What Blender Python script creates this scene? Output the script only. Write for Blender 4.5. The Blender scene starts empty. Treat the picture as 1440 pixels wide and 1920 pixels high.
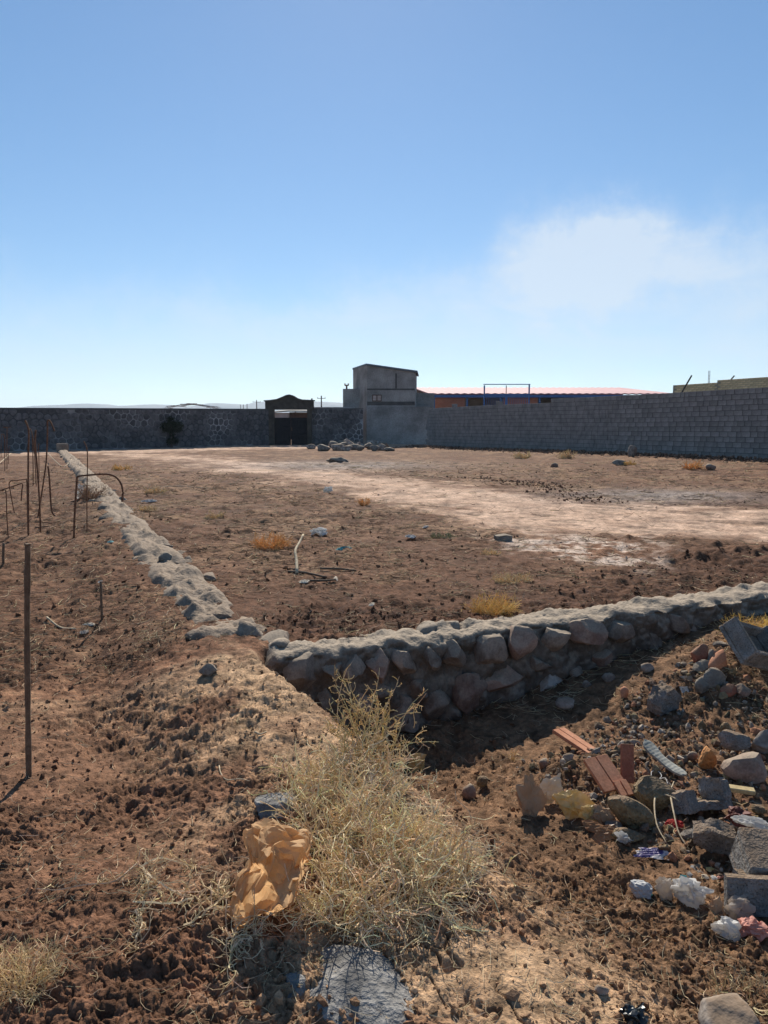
import bpy, bmesh, math, random
import numpy as np
from mathutils import Vector, Matrix, Euler

SC = bpy.context.scene
COL = SC.collection

# ------------------------------------------------------------------ camera
CAM_H = 1.6
FPX = 1441.0                      # focal length in photo pixels (photo 1440 x 1920)
HORIZON = 800.0
PITCH = math.atan((960.0 - HORIZON) / FPX)
cam_d = bpy.data.cameras.new('camera')
cam_d.sensor_fit = 'HORIZONTAL'
cam_d.sensor_width = 36.0
cam_d.lens = 36.0 * FPX / 1440.0
cam_d.clip_start = 0.05
cam_d.clip_end = 40000
cam = bpy.data.objects.new('camera', cam_d)
COL.objects.link(cam)
cam.location = (0, 0, CAM_H)
cam.rotation_euler = (math.pi / 2 - PITCH, 0, 0)
SC.camera = cam

# ------------------------------------------------------------------ sky and sun
SUN_AZ = math.radians(-2.0)       # from +Y towards +X
SUN_EL = math.radians(35.0)
world = bpy.data.worlds.new('World')
SC.world = world
world.use_nodes = True
wn = world.node_tree.nodes
wl = world.node_tree.links
wn.clear()
w_out = wn.new('ShaderNodeOutputWorld')
w_bg = wn.new('ShaderNodeBackground')
w_bg.inputs['Strength'].default_value = 0.082
sky = wn.new('ShaderNodeTexSky')
sky.sky_type = 'NISHITA'
sky.sun_disc = False
sky.sun_elevation = SUN_EL
sky.sun_rotation = SUN_AZ
sky.altitude = 1300
sky.air_density = 1.0
sky.dust_density = 0.12
sky.ozone_density = 3.0


def wmath(op, a, b=None, c=None, clamp=False):
    n = wn.new('ShaderNodeMath')
    n.operation = op
    n.use_clamp = clamp
    for i, v in enumerate((a, b, c)):
        if v is None:
            continue
        if isinstance(v, (int, float)):
            n.inputs[i].default_value = v
        else:
            wl.new(v, n.inputs[i])
    return n.outputs[0]


def wmix(fac, a, b):
    n = wn.new('ShaderNodeMix')
    n.data_type = 'RGBA'
    if isinstance(fac, (int, float)):
        n.inputs[0].default_value = fac
    else:
        wl.new(fac, n.inputs[0])
    for i, v in ((6, a), (7, b)):
        if isinstance(v, tuple):
            n.inputs[i].default_value = v
        else:
            wl.new(v, n.inputs[i])
    return n.outputs[2]


# smoke and thin cloud drifting low over the horizon, laid out by direction in the sky
tc = wn.new('ShaderNodeTexCoord')
nz = wn.new('ShaderNodeTexNoise')
nz.inputs['Scale'].default_value = 6.5
nz.inputs['Detail'].default_value = 9.0
nz.inputs['Roughness'].default_value = 0.66
wl.new(tc.outputs['Generated'], nz.inputs['Vector'])
vsub = wn.new('ShaderNodeVectorMath')
vsub.operation = 'SUBTRACT'
wl.new(nz.outputs['Color'], vsub.inputs[0])
vsub.inputs[1].default_value = (0.5, 0.5, 0.5)
vsc = wn.new('ShaderNodeVectorMath')
vsc.operation = 'SCALE'
wl.new(vsub.outputs[0], vsc.inputs[0])
vsc.inputs['Scale'].default_value = 0.20
vad = wn.new('ShaderNodeVectorMath')
vad.operation = 'ADD'
wl.new(tc.outputs['Generated'], vad.inputs[0])
wl.new(vsc.outputs[0], vad.inputs[1])
sep = wn.new('ShaderNodeSeparateXYZ')
wl.new(vad.outputs[0], sep.inputs[0])
w_az = wmath('ARCTAN2', sep.outputs['X'], sep.outputs['Y'])
w_el = wmath('ARCSINE', sep.outputs['Z'])


def px_dir(px, py):
    u = (px - 720.0) / FPX
    v = (960.0 - py) / FPX
    y = math.cos(PITCH) + v * math.sin(PITCH)
    z = -math.sin(PITCH) + v * math.cos(PITCH)
    return u, y, z


def cloud(px, py, rx, ry, power, tilt=0.0):
    """soft puff centred on the sky direction seen at a photo pixel, radii in radians"""
    u, y, z = px_dir(px, py)
    az0 = math.atan2(u, y)
    el0 = math.atan2(z, math.hypot(u, y))
    a = wmath('SUBTRACT', w_az, az0)
    e = wmath('SUBTRACT', w_el, el0)
    e = wmath('MULTIPLY_ADD', a, -tilt, e)
    a = wmath('DIVIDE', a, rx)
    e = wmath('DIVIDE', e, ry)
    d = wmath('ADD', wmath('MULTIPLY', a, a), wmath('MULTIPLY', e, e))
    g = wmath('POWER', 2.718, wmath('MULTIPLY', d, -1.0))
    return wmath('MULTIPLY', g, power)


puffs = [cloud(1150, 445, 0.055, 0.032, 0.55), cloud(1190, 475, 0.10, 0.036, 0.34), cloud(1040, 522, 0.080, 0.032, 0.48),
         cloud(1320, 510, 0.14, 0.036, 0.52), cloud(1080, 575, 0.12, 0.03, 0.32),
         cloud(720, 585, 0.26, 0.035, 0.34), cloud(150, 660, 0.34, 0.06, 0.32), cloud(1000, 650, 0.4, 0.04, 0.14),
         cloud(1400, 620, 0.06, 0.07, 0.26), cloud(1150, 660, 0.3, 0.03, 0.2)]
m = puffs[0]
for p in puffs[1:]:
    m = wmath('ADD', m, p)
nz2 = wn.new('ShaderNodeTexNoise')
nz2.inputs['Scale'].default_value = 11.0
nz2.inputs['Detail'].default_value = 8.0
nz2.inputs['Roughness'].default_value = 0.6
nz2.inputs['Distortion'].default_value = 0.6
wmap = wn.new('ShaderNodeMapping')
wmap.inputs['Scale'].default_value = (1.0, 1.0, 2.6)
wmap.inputs['Rotation'].default_value = (0.0, 0.25, 0.0)
wl.new(tc.outputs['Generated'], wmap.inputs['Vector'])
wl.new(wmap.outputs[0], nz2.inputs['Vector'])
m = wmath('MULTIPLY', m, wmath('MULTIPLY_ADD', nz2.outputs['Fac'], 1.7, 0.15))
m = wmath('MINIMUM', m, 0.75)
hsv = wn.new('ShaderNodeHueSaturation')
hsv.inputs['Saturation'].default_value = 1.26
hsv.inputs['Value'].default_value = 1.44
gam = wn.new('ShaderNodeGamma')
gam.inputs['Gamma'].default_value = 0.78
wl.new(sky.outputs['Color'], gam.inputs['Color'])
wl.new(gam.outputs[0], hsv.inputs['Color'])
sky_col = wmix(m, hsv.outputs['Color'], (6.1, 6.8, 7.6, 1))
wl.new(sky_col, w_bg.inputs['Color'])
wl.new(w_bg.outputs[0], w_out.inputs['Surface'])

sun_d = bpy.data.lights.new('sun', 'SUN')
sun_d.energy = 5.0
sun_d.angle = math.radians(0.53)
sun_d.color = (1.0, 0.93, 0.81)
sun = bpy.data.objects.new('sun', sun_d)
COL.objects.link(sun)
sun_dir = Vector((math.sin(SUN_AZ) * math.cos(SUN_EL), math.cos(SUN_AZ) * math.cos(SUN_EL), math.sin(SUN_EL)))
sun.rotation_euler = sun_dir.to_track_quat('Z', 'Y').to_euler()
sun.location = (0, 30, 40)

SC.view_settings.view_transform = 'Standard'
SC.view_settings.look = 'None'
SC.view_settings.exposure = 0.52
SC.view_settings.gamma = 1.0
SC.view_settings.use_curve_mapping = False
SC.cycles.use_denoising = True
SC.cycles.max_bounces = 6
SC.cycles.diffuse_bounces = 3
SC.cycles.glossy_bounces = 2
SC.cycles.transmission_bounces = 3
SC.cycles.volume_bounces = 0
SC.cycles.caustics_reflective = False
SC.cycles.caustics_refractive = False

# ------------------------------------------------------------------ helpers
RNG = np.random.default_rng(11)


def sstep(a, b, x):
    t = np.clip((x - a) / (b - a), 0, 1)
    return t * t * (3 - 2 * t)


def hash2(ix, iy, seed):
    h = (ix.astype(np.int64) * 374761393 + iy.astype(np.int64) * 668265263 + seed * 974711) & 0xffffffff
    h = ((h ^ (h >> 13)) * 1274126177) & 0xffffffff
    h = (h ^ (h >> 16)) & 0xffffffff
    return h


def pnoise(x, y, seed=0):
    """gradient noise about -0.7..0.7"""
    x0 = np.floor(x); y0 = np.floor(y)
    fx = x - x0; fy = y - y0
    u = fx * fx * fx * (fx * (fx * 6 - 15) + 10)
    v = fy * fy * fy * (fy * (fy * 6 - 15) + 10)
    ix = x0.astype(np.int64); iy = y0.astype(np.int64)

    def g(dx, dy):
        a = hash2(ix + dx, iy + dy, seed).astype(np.float64) * (2 * math.pi / 4294967296.0)
        return np.cos(a) * (fx - dx) + np.sin(a) * (fy - dy)
    a = g(0, 0); b = g(1, 0); c = g(0, 1); d = g(1, 1)
    return (a + u * (b - a)) + v * ((c + u * (d - c)) - (a + u * (b - a)))


def fbm(x, y, lam, oct=4, seed=0, gain=0.5):
    r = np.zeros_like(x, dtype=float)
    a = 1.0
    for i in range(oct):
        r += a * pnoise(x / lam + 17.3 * i, y / lam - 9.1 * i, seed + i)
        lam *= 0.5
        a *= gain
    return r


def worley(x, y, lam, seed=0):
    """distance to nearest jittered point (0..~1) and a random id value of that cell"""
    x = x / lam; y = y / lam
    ix = np.floor(x).astype(np.int64); iy = np.floor(y).astype(np.int64)
    best = np.full(x.shape, 9.0)
    ident = np.zeros(x.shape)
    for dx in (-1, 0, 1):
        for dy in (-1, 0, 1):
            cx = ix + dx; cy = iy + dy
            h1 = hash2(cx, cy, seed) / 4294967296.0
            h2 = hash2(cx, cy, seed + 57) / 4294967296.0
            d = np.hypot(cx + h1 - x, cy + h2 - y)
            k = d < best
            best = np.where(k, d, best)
            ident = np.where(k, hash2(cx, cy, seed + 91) / 4294967296.0, ident)
    return best, ident


# ---- pixel geometry: a pixel gives a direction, the distance comes from what it touches
def ray(px, py):
    u, y, z = px_dir(px, py)
    return np.array([u, y, z])


def at_depth(px, py, Y):
    d = ray(px, py)
    t = Y / d[1]
    return np.array([d[0] * t, Y, CAM_H + d[2] * t])


def tag(o, label=None, cat=None, group=None, kind=None):
    if label:
        o['label'] = label
    if cat:
        o['category'] = cat
    if group:
        o['group'] = group
    if kind:
        o['kind'] = kind
    return o


def empty(name, loc, label, cat, group=None):
    o = bpy.data.objects.new(name, None)
    o.empty_display_size = 0.1
    COL.objects.link(o)
    o.location = tuple(float(v) for v in loc)
    return tag(o, label, cat, group)


def make_mesh(name, V, F, mat=None, smooth=False, col=None):
    me = bpy.data.meshes.new(name)
    V = np.asarray(V, dtype=np.float32)
    if isinstance(F, np.ndarray):
        n, k = F.shape
        me.vertices.add(len(V))
        me.vertices.foreach_set('co', V.ravel())
        me.loops.add(n * k)
        me.polygons.add(n)
        me.loops.foreach_set('vertex_index', F.astype(np.int32).ravel())
        me.polygons.foreach_set('loop_start', np.arange(0, n * k, k, dtype=np.int32))
        me.polygons.foreach_set('loop_total', np.full(n, k, dtype=np.int32))
        me.update(calc_edges=True)
    else:
        me.from_pydata([tuple(map(float, v)) for v in V], [], [tuple(int(i) for i in f) for f in F])
        me.update()
    me.polygons.foreach_set('use_smooth', np.full(len(me.polygons), bool(smooth)))
    if col is not None:
        ca = me.color_attributes.new('Col', 'FLOAT_COLOR', 'POINT')
        c = np.ones((len(V), 4), dtype=np.float32)
        c[:, :3] = col
        ca.data.foreach_set('color', c.ravel())
    if mat is not None:
        me.materials.append(mat)
    return me


def mesh_obj(name, V, F, mat, parent=None, smooth=False, col=None, origin=None):
    """V in world coordinates. A part is stored relative to its parent, a thing relative to its base."""
    V = np.asarray(V, dtype=float)
    if parent is not None:
        off = np.zeros(3)
        p = parent
        while p is not None:
            off += np.array(p.location)
            p = p.parent
        me = make_mesh(name, V - off, F, mat, smooth, col)
        o = bpy.data.objects.new(name, me)
        o.parent = parent
    else:
        if origin is None:
            origin = np.array([V[:, 0].mean(), V[:, 1].mean(), V[:, 2].min()])
        me = make_mesh(name, V - np.asarray(origin), F, mat, smooth, col)
        o = bpy.data.objects.new(name, me)
        o.location = tuple(float(v) for v in origin)
    COL.objects.link(o)
    return o


def rotz(a):
    c, s = math.cos(a), math.sin(a)
    return np.array([[c, -s, 0], [s, c, 0], [0, 0, 1.0]])


def eul(rx, ry, rz):
    return np.array(Euler((rx, ry, rz)).to_matrix())


def box_vf(sx, sy, sz, bev=0.0):
    """box centred in x,y, standing on z=0; chamfered when bev>0"""
    bm = bmesh.new()
    bmesh.ops.create_cube(bm, size=1.0)
    for v in bm.verts:
        v.co = Vector((v.co.x * sx, v.co.y * sy, (v.co.z + 0.5) * sz))
    if bev > 0:
        bmesh.ops.bevel(bm, geom=list(bm.edges), offset=bev, segments=1, affect='EDGES', profile=0.5)
    V = np.array([v.co[:] for v in bm.verts])
    F = [[v.index for v in f.verts] for f in bm.faces]
    bm.free()
    return V, F


def merge(parts):
    Vs, Fs, n = [], [], 0
    for V, F in parts:
        Vs.append(np.asarray(V))
        Fs += [[i + n for i in f] for f in F]
        n += len(V)
    return np.vstack(Vs), Fs


def rect_box(x0, x1, y0, y1, z0, z1, bev=0.0):
    V, F = box_vf(x1 - x0, y1 - y0, z1 - z0, bev)
    return V + np.array([(x0 + x1) / 2, (y0 + y1) / 2, z0]), F


_ico = {}


def ico(sub):
    if sub not in _ico:
        bm = bmesh.new()
        bmesh.ops.create_icosphere(bm, subdivisions=sub, radius=1.0)
        bm.verts.ensure_lookup_table()
        V = np.array([v.co[:] for v in bm.verts])
        F = np.array([[v.index for v in f.verts] for f in bm.faces])
        bm.free()
        _ico[sub] = (V, F)
    return _ico[sub]


def noise3(V, freq, seed, n=7):
    r = np.random.default_rng(seed)
    out = np.zeros(len(V))
    for i in range(n):
        k = r.normal(size=3) * freq
        out += np.sin(V @ k + r.uniform(0, 6.28))
    return out / math.sqrt(n)


def rock_vf(dims, seed, sub=3, planes=7, rough=0.06, cut=(0.55, 0.85)):
    """stone: a ball cut by random planes and roughened; dims are full sizes"""
    r = np.random.default_rng(seed)
    V, F = ico(sub)
    V = V.copy()
    for i in range(planes):
        n = r.normal(size=3)
        n /= np.linalg.norm(n)
        c = r.uniform(*cut)
        d = V @ n
        V -= np.outer(np.maximum(0, d - c), n) * 0.92
    V *= (1 + rough * noise3(V, 2.2, seed + 1) + rough * 0.5 * noise3(V, 6, seed + 2)
          + rough * 0.25 * noise3(V, 14, seed + 3))[:, None]
    lo = V.min(0); hi = V.max(0)
    V = (V - (lo + hi) / 2) / (hi - lo)
    return V * np.asarray(dims), F


def tubes_vf(P, R, sides=4):
    """P (N,K,3) polylines, R (N,K) radii -> one vertex/face array; ends pinched shut by radius"""
    P = np.asarray(P, float); R = np.asarray(R, float)
    N, K, _ = P.shape
    T = np.empty_like(P)
    T[:, 1:-1] = P[:, 2:] - P[:, :-2]
    T[:, 0] = P[:, 1] - P[:, 0]
    T[:, -1] = P[:, -1] - P[:, -2]
    T /= np.linalg.norm(T, axis=2, keepdims=True) + 1e-9
    up = np.where(np.abs(T[:, :, 2:3]) > 0.9, np.array([1.0, 0, 0]), np.array([0, 0, 1.0]))
    # keep one frame choice per tube so that it does not flip
    up = np.repeat(np.where(np.abs(T[:, :, 2]).mean(1)[:, None, None] > 0.7, np.array([1.0, 0, 0]), np.array([0, 0, 1.0])), K, axis=1)
    A = np.cross(T, up)
    A /= np.linalg.norm(A, axis=2, keepdims=True) + 1e-9
    B = np.cross(T, A)
    ang = np.arange(sides) * 2 * math.pi / sides
    V = (P[:, :, None, :] + R[:, :, None, None] * (np.cos(ang)[None, None, :, None] * A[:, :, None, :]
                                                   + np.sin(ang)[None, None, :, None] * B[:, :, None, :]))
    V = V.reshape(-1, 3)
    n = np.arange(N)[:, None, None] * K * sides
    k = np.arange(K - 1)[None, :, None] * sides
    s = np.arange(sides)[None, None, :]
    s2 = (s + 1) % sides
    F = np.stack([n + k + s, n + k + s2, n + k + sides + s2, n + k + sides + s], axis=-1).reshape(-1, 4)
    return V, F


def tube_vf(pts, rad, sides=6, caps=True):
    pts = np.asarray(pts, float)
    if np.isscalar(rad):
        rad = np.full(len(pts), float(rad))
    V, F = tubes_vf(pts[None], np.asarray(rad)[None], sides)
    F = [list(f) for f in F]
    if caps:
        F.append(list(range(sides))[::-1])
        F.append(list(range(len(V) - sides, len(V))))
    return V, F


def smooth_line(pts, n):
    """Catmull-Rom through the points, n samples"""
    pts = np.asarray(pts, float)
    p = np.vstack([2 * pts[0] - pts[1], pts, 2 * pts[-1] - pts[-2]])
    m = len(pts) - 1
    out = []
    for t in np.linspace(0, m, n):
        i = min(int(t), m - 1)
        f = t - i
        a, b, c, d = p[i], p[i + 1], p[i + 2], p[i + 3]
        out.append(0.5 * (2 * b + (c - a) * f + (2 * a - 5 * b + 4 * c - d) * f * f + (3 * b - a - 3 * c + d) * f ** 3))
    return np.array(out)


# ------------------------------------------------------------------ materials
def add_dust_and_lit_top(nt, bsdf, color, dust_and_lit_top, lo=0.25, hi=1.05):
    """dusty tone on up-facing parts; pale ones also paint sunlit tops over shaded sides"""
    ge = nt.nodes.new('ShaderNodeNewGeometry')
    sp = nt.nodes.new('ShaderNodeSeparateXYZ')
    lk(nt, ge.outputs['Normal'], sp.inputs[0])
    nn = add_noise(nt, 9.0, 5.0)
    ad = nt.nodes.new('ShaderNodeMath')
    ad.operation = 'MULTIPLY_ADD'
    lk(nt, nn.outputs['Fac'], ad.inputs[0])
    ad.inputs[1].default_value = 0.7
    lk(nt, sp.outputs['Z'], ad.inputs[2])
    mr = nt.nodes.new('ShaderNodeMapRange')
    mr.inputs['From Min'].default_value = lo + 0.35
    mr.inputs['From Max'].default_value = hi + 0.35
    lk(nt, ad.outputs[0], mr.inputs['Value'])
    c = add_mul(nt, color, dust_and_lit_top, mr.outputs['Result'], 'MIX')
    return c


def mat_nodes(name):
    m = bpy.data.materials.new(name)
    m.use_nodes = True
    nt = m.node_tree
    b = nt.nodes['Principled BSDF']
    return m, nt, b


def lk(nt, a, b):
    nt.links.new(a, b)


def add_noise(nt, scale, detail=4.0, rough=0.55, coord='Object', dist=0.0):
    t = nt.nodes.new('ShaderNodeTexCoord')
    n = nt.nodes.new('ShaderNodeTexNoise')
    n.inputs['Scale'].default_value = scale
    n.inputs['Detail'].default_value = detail
    n.inputs['Roughness'].default_value = rough
    n.inputs['Distortion'].default_value = dist
    lk(nt, t.outputs[coord], n.inputs['Vector'])
    return n


def add_ramp(nt, src, stops):
    r = nt.nodes.new('ShaderNodeValToRGB')
    e = r.color_ramp.elements
    while len(e) > 1:
        e.remove(e[-1])
    e[0].position = stops[0][0]
    e[0].color = tuple(stops[0][1]) + (1,)
    for p, c in stops[1:]:
        k = e.new(p)
        k.color = tuple(c) + (1,)
    lk(nt, src, r.inputs['Fac'])
    return r


def add_mul(nt, a, b, fac=1.0, mode='MULTIPLY'):
    n = nt.nodes.new('ShaderNodeMix')
    n.data_type = 'RGBA'
    n.blend_type = mode
    if isinstance(fac, (int, float)):
        n.inputs[0].default_value = fac
    else:
        lk(nt, fac, n.inputs[0])
    for i, v in ((6, a), (7, b)):
        if isinstance(v, tuple):
            n.inputs[i].default_value = v if len(v) == 4 else v + (1,)
        else:
            lk(nt, v, n.inputs[i])
    return n.outputs[2]


def add_bump(nt, bsdf, srcs):
    prev = None
    for src, strength, dist in srcs:
        b = nt.nodes.new('ShaderNodeBump')
        b.inputs['Strength'].default_value = strength
        b.inputs['Distance'].default_value = dist
        lk(nt, src, b.inputs['Height'])
        if prev is not None:
            lk(nt, prev.outputs[0], b.inputs['Normal'])
        prev = b
    lk(nt, prev.outputs[0], bsdf.inputs['Normal'])


def simple_mat(name, c1, c2, scale=8.0, rough=0.9, bump=0.4, bdist=0.01, fine=60.0, spec=0.2, rand=0.0,
               metallic=0.0, speck=None, detail=5.0, lo=0.35, hi=0.65, dust_and_lit_top=None):
    """two-tone noise colour with fine grain, bump and an optional per-object tone"""
    m, nt, b = mat_nodes(name)
    n1 = add_noise(nt, scale, detail)
    r1 = add_ramp(nt, n1.outputs['Fac'], [(lo, c1), (hi, c2)])
    n2 = add_noise(nt, fine, 3.0)
    r2 = add_ramp(nt, n2.outputs['Fac'], [(0.3, (0.72,) * 3), (0.7, (1.18,) * 3)])
    c = add_mul(nt, r1.outputs['Color'], r2.outputs['Color'], 0.8)
    if speck:
        n3 = add_noise(nt, speck[0], 2.0)
        r3 = add_ramp(nt, n3.outputs['Fac'], [(speck[1], (1, 1, 1)), (speck[1] + 0.06, speck[2])])
        c = add_mul(nt, c, r3.outputs['Color'], 1.0)
    if rand > 0:
        oi = nt.nodes.new('ShaderNodeObjectInfo')
        rr = add_ramp(nt, oi.outputs['Random'], [(0.0, (1 - rand,) * 3), (1.0, (1 + rand,) * 3)])
        c = add_mul(nt, c, rr.outputs['Color'], 1.0)
    if dust_and_lit_top:
        r4 = add_ramp(nt, n2.outputs['Fac'], [(0.3, tuple(0.75 * v for v in dust_and_lit_top)), (0.7, tuple(1.1 * v for v in dust_and_lit_top))])
        c = add_dust_and_lit_top(nt, b, c, r4.outputs['Color'])
    lk(nt, c, b.inputs['Base Color'])
    b.inputs['Roughness'].default_value = rough
    b.inputs['Specular IOR Level'].default_value = spec
    b.inputs['Metallic'].default_value = metallic
    if bump > 0:
        add_bump(nt, b, [(n1.outputs['Fac'], bump, bdist * 3), (n2.outputs['Fac'], bump, bdist)])
    return m


def paper_mat(name, c1, c2, scale=10.0, transl=0.35, rough=0.7, stops=None, spec=0.3):
    """thin sheet that lets light through"""
    m, nt, b = mat_nodes(name)
    n1 = add_noise(nt, scale, 4.0)
    r1 = add_ramp(nt, n1.outputs['Fac'], stops or [(0.35, c1), (0.65, c2)])
    lk(nt, r1.outputs['Color'], b.inputs['Base Color'])
    b.inputs['Roughness'].default_value = rough
    b.inputs['Specular IOR Level'].default_value = spec
    tr = nt.nodes.new('ShaderNodeBsdfTranslucent')
    lk(nt, r1.outputs['Color'], tr.inputs['Color'])
    mx = nt.nodes.new('ShaderNodeMixShader')
    mx.inputs[0].default_value = transl
    lk(nt, b.outputs[0], mx.inputs[1])
    lk(nt, tr.outputs[0], mx.inputs[2])
    out = nt.nodes['Material Output']
    lk(nt, mx.outputs[0], out.inputs['Surface'])
    return m


def attr_mat(name, fine=90.0, rough=0.95, bump=0.35, bdist=0.004, spec=0.1, contrast=0.25, transl=0.0, coarse=0.0):
    m, nt, b = mat_nodes(name)
    a = nt.nodes.new('ShaderNodeVertexColor')
    a.layer_name = 'Col'
    n2 = add_noise(nt, fine, 4.0, 0.65)
    r2 = add_ramp(nt, n2.outputs['Fac'], [(0.3, (1 - contrast,) * 3), (0.7, (1 + contrast,) * 3)])
    c = add_mul(nt, a.outputs['Color'], r2.outputs['Color'], 1.0)
    bumps = [(n2.outputs['Fac'], bump, bdist)]
    if coarse > 0:
        n3 = add_noise(nt, coarse, 6.0, 0.68)
        r3 = add_ramp(nt, n3.outputs['Fac'], [(0.32, (0.62, 0.60, 0.58)), (0.5, (1.0, 1.0, 1.0)), (0.68, (1.38, 1.36, 1.32))])
        c = add_mul(nt, c, r3.outputs['Color'], 1.0)
        bumps.insert(0, (n3.outputs['Fac'], 0.7, 0.035))
    lk(nt, c, b.inputs['Base Color'])
    b.inputs['Roughness'].default_value = rough
    b.inputs['Specular IOR Level'].default_value = spec
    if bump > 0:
        add_bump(nt, b, bumps)
    if transl > 0:
        tr = nt.nodes.new('ShaderNodeBsdfTranslucent')
        lk(nt, c, tr.inputs['Color'])
        mx = nt.nodes.new('ShaderNodeMixShader')
        mx.inputs[0].default_value = transl
        lk(nt, b.outputs[0], mx.inputs[1])
        lk(nt, tr.outputs[0], mx.inputs[2])
        lk(nt, mx.outputs[0], nt.nodes['Material Output'].inputs['Surface'])
    return m
# ------------------------------------------------------------------ the lie of the land
W0 = np.array([-0.75, 5.10]); WD = np.array([0.934, 0.357]); WN = np.array([-0.357, 0.934])   # retaining wall line
L0 = np.array([-0.85, 5.00]); LD = np.array([-0.410, 0.912]); LN = np.array([-0.912, -0.410])  # footing line, LN points left


def pit_floor(s):
    return np.interp(s, [-1, 0, 1.0, 1.7, 2.6, 3.2, 3.9, 6.0], [-0.62, -0.64, -0.60, -0.50, -0.33, -0.20, -0.06, 0.02])


def terrain(X, Y):
    """smooth ground height"""
    X = np.asarray(X, float); Y = np.asarray(Y, float)
    k = 0.0062 + 0.0078 * sstep(3, 14, X) - 0.0016 * sstep(-5, -20, X)
    Yc = np.clip(Y, 0, 60)
    field = k * Yc * sstep(3, 9, Y)
    dl = (X - L0[0]) * LN[0] + (Y - L0[1]) * LN[1]
    left = -0.14 * sstep(0.2, 1.2, dl) * sstep(2.6, 4.6, Y) * (1 - sstep(25, 40, Y))
    furrow = -0.06 * np.exp(-((dl - 0.95) / 0.25) ** 2) * sstep(2.4, 3.2, Y) * (1 - sstep(5, 7, Y))
    ridge = 0.05 * np.exp(-((dl - 0.1) / 0.4) ** 2) * sstep(3, 4, Y) * (1 - sstep(5.2, 6.2, Y))
    base = field + left + furrow + ridge
    s = (X - W0[0]) * WD[0] + (Y - W0[1]) * WD[1]
    q = (X - W0[0]) * WN[0] + (Y - W0[1]) * WN[1]
    D = -q
    zf = pit_floor(s)
    a = sstep(0.5, 2.0, D)
    pit = zf * (1 - a) + a * (-0.36 + 0.10 * sstep(2.2, 4.0, D))
    pit = pit + 0.16 * np.exp(-(((X - 2.75) / 0.7) ** 2 + ((Y - 5.5) / 0.5) ** 2)) \
        + 0.07 * np.exp(-(((X - 1.3) / 0.6) ** 2 + ((Y - 4.35) / 0.25) ** 2))
    xc = np.interp(Y, [0, 2, 3, 3.95, 5.0, 6], [0.55, 0.25, -0.02, -0.34, -0.85, -1.3])
    Wd = np.interp(Y, [1, 2, 3, 4, 5], [1.7, 1.5, 1.0, 0.65, 0.35])
    t = sstep(0, 1, (X - xc) / Wd)
    near = base * (1 - t) + pit * t
    bk = sstep(0.04, 0.28, q)
    bk = np.where(s < -0.1, np.maximum(bk, 1 - sstep(-0.3, -0.1, s)), bk)
    far_right = sstep(5.5, 7.5, s)
    z = near * (1 - bk) + base * bk
    return z * (1 - far_right) + base * far_right


def G0(px, py):
    """where the view ray of a photo pixel meets the smooth ground"""
    d = ray(px, py)
    t = np.concatenate([np.arange(1.0, 12, 0.01), np.arange(12, 90, 0.05)])
    z = CAM_H + d[2] * t - terrain(d[0] * t, d[1] * t)
    i = np.argmax(z < 0)
    if z[i] >= 0:
        i = len(t) - 1
    return np.array([d[0] * t[i], d[1] * t[i]])


def world_poly(pts):
    return np.array([G0(*p) for p in pts])


def seg_dist(X, Y, A, B):
    ab = B - A
    t = np.clip(((X - A[0]) * ab[0] + (Y - A[1]) * ab[1]) / (ab @ ab + 1e-9), 0, 1)
    return np.hypot(X - A[0] - t * ab[0], Y - A[1] - t * ab[1])


def poly_sd(X, Y, P):
    """signed distance to a polygon, positive inside"""
    d = np.full(X.shape, 1e9)
    inside = np.zeros(X.shape, bool)
    n = len(P)
    for i in range(n):
        A, B = P[i], P[(i + 1) % n]
        d = np.minimum(d, seg_dist(X, Y, A, B))
        c = ((A[1] > Y) != (B[1] > Y))
        xi = (B[0] - A[0]) * (Y - A[1]) / (B[1] - A[1] + 1e-12) + A[0]
        inside ^= c & (X < xi)
    return np.where(inside, d, -d)


TRACK = world_poly([(-60, 855), (170, 851), (300, 864), (400, 880), (560, 908), (760, 950), (900, 985), (1010, 1004),
                    (1280, 1010), (1560, 1032), (1560, 955), (1330, 950), (1130, 948), (1000, 925), (800, 900),
                    (640, 884), (500, 868), (400, 856), (300, 850), (420, 844), (600, 840), (800, 837), (810, 828),
                    (690, 828), (500, 833), (200, 839), (-60, 846)])
ASH = world_poly([(930, 1012), (1050, 1002), (1200, 1008), (1270, 1030), (1180, 1062), (1040, 1048), (960, 1038)])
DARK = world_poly([(430, 1180), (560, 1110), (800, 1120), (1080, 1095), (1190, 1060), (1290, 1024), (1600, 1034), (1600, 1130),
                   (1100, 1160), (760, 1200), (560, 1215)])
GREY1 = G0(640, 872); GREY2 = G0(1240, 930)
TD = np.array([0.80, -0.60])       # rough direction of the ruts

BROWN = np.array([0.195, 0.102, 0.060]); REDBR = np.array([0.128, 0.063, 0.038]); DRY = np.array([0.385, 0.250, 0.150])
PALE = np.array([0.450, 0.328, 0.245]); ASHC = np.array([0.47, 0.395, 0.335]); GREYC = np.array([0.36, 0.33, 0.31])
STRAW = np.array([0.27, 0.178, 0.11]); PITC = np.array([0.160, 0.090, 0.050])


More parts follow.
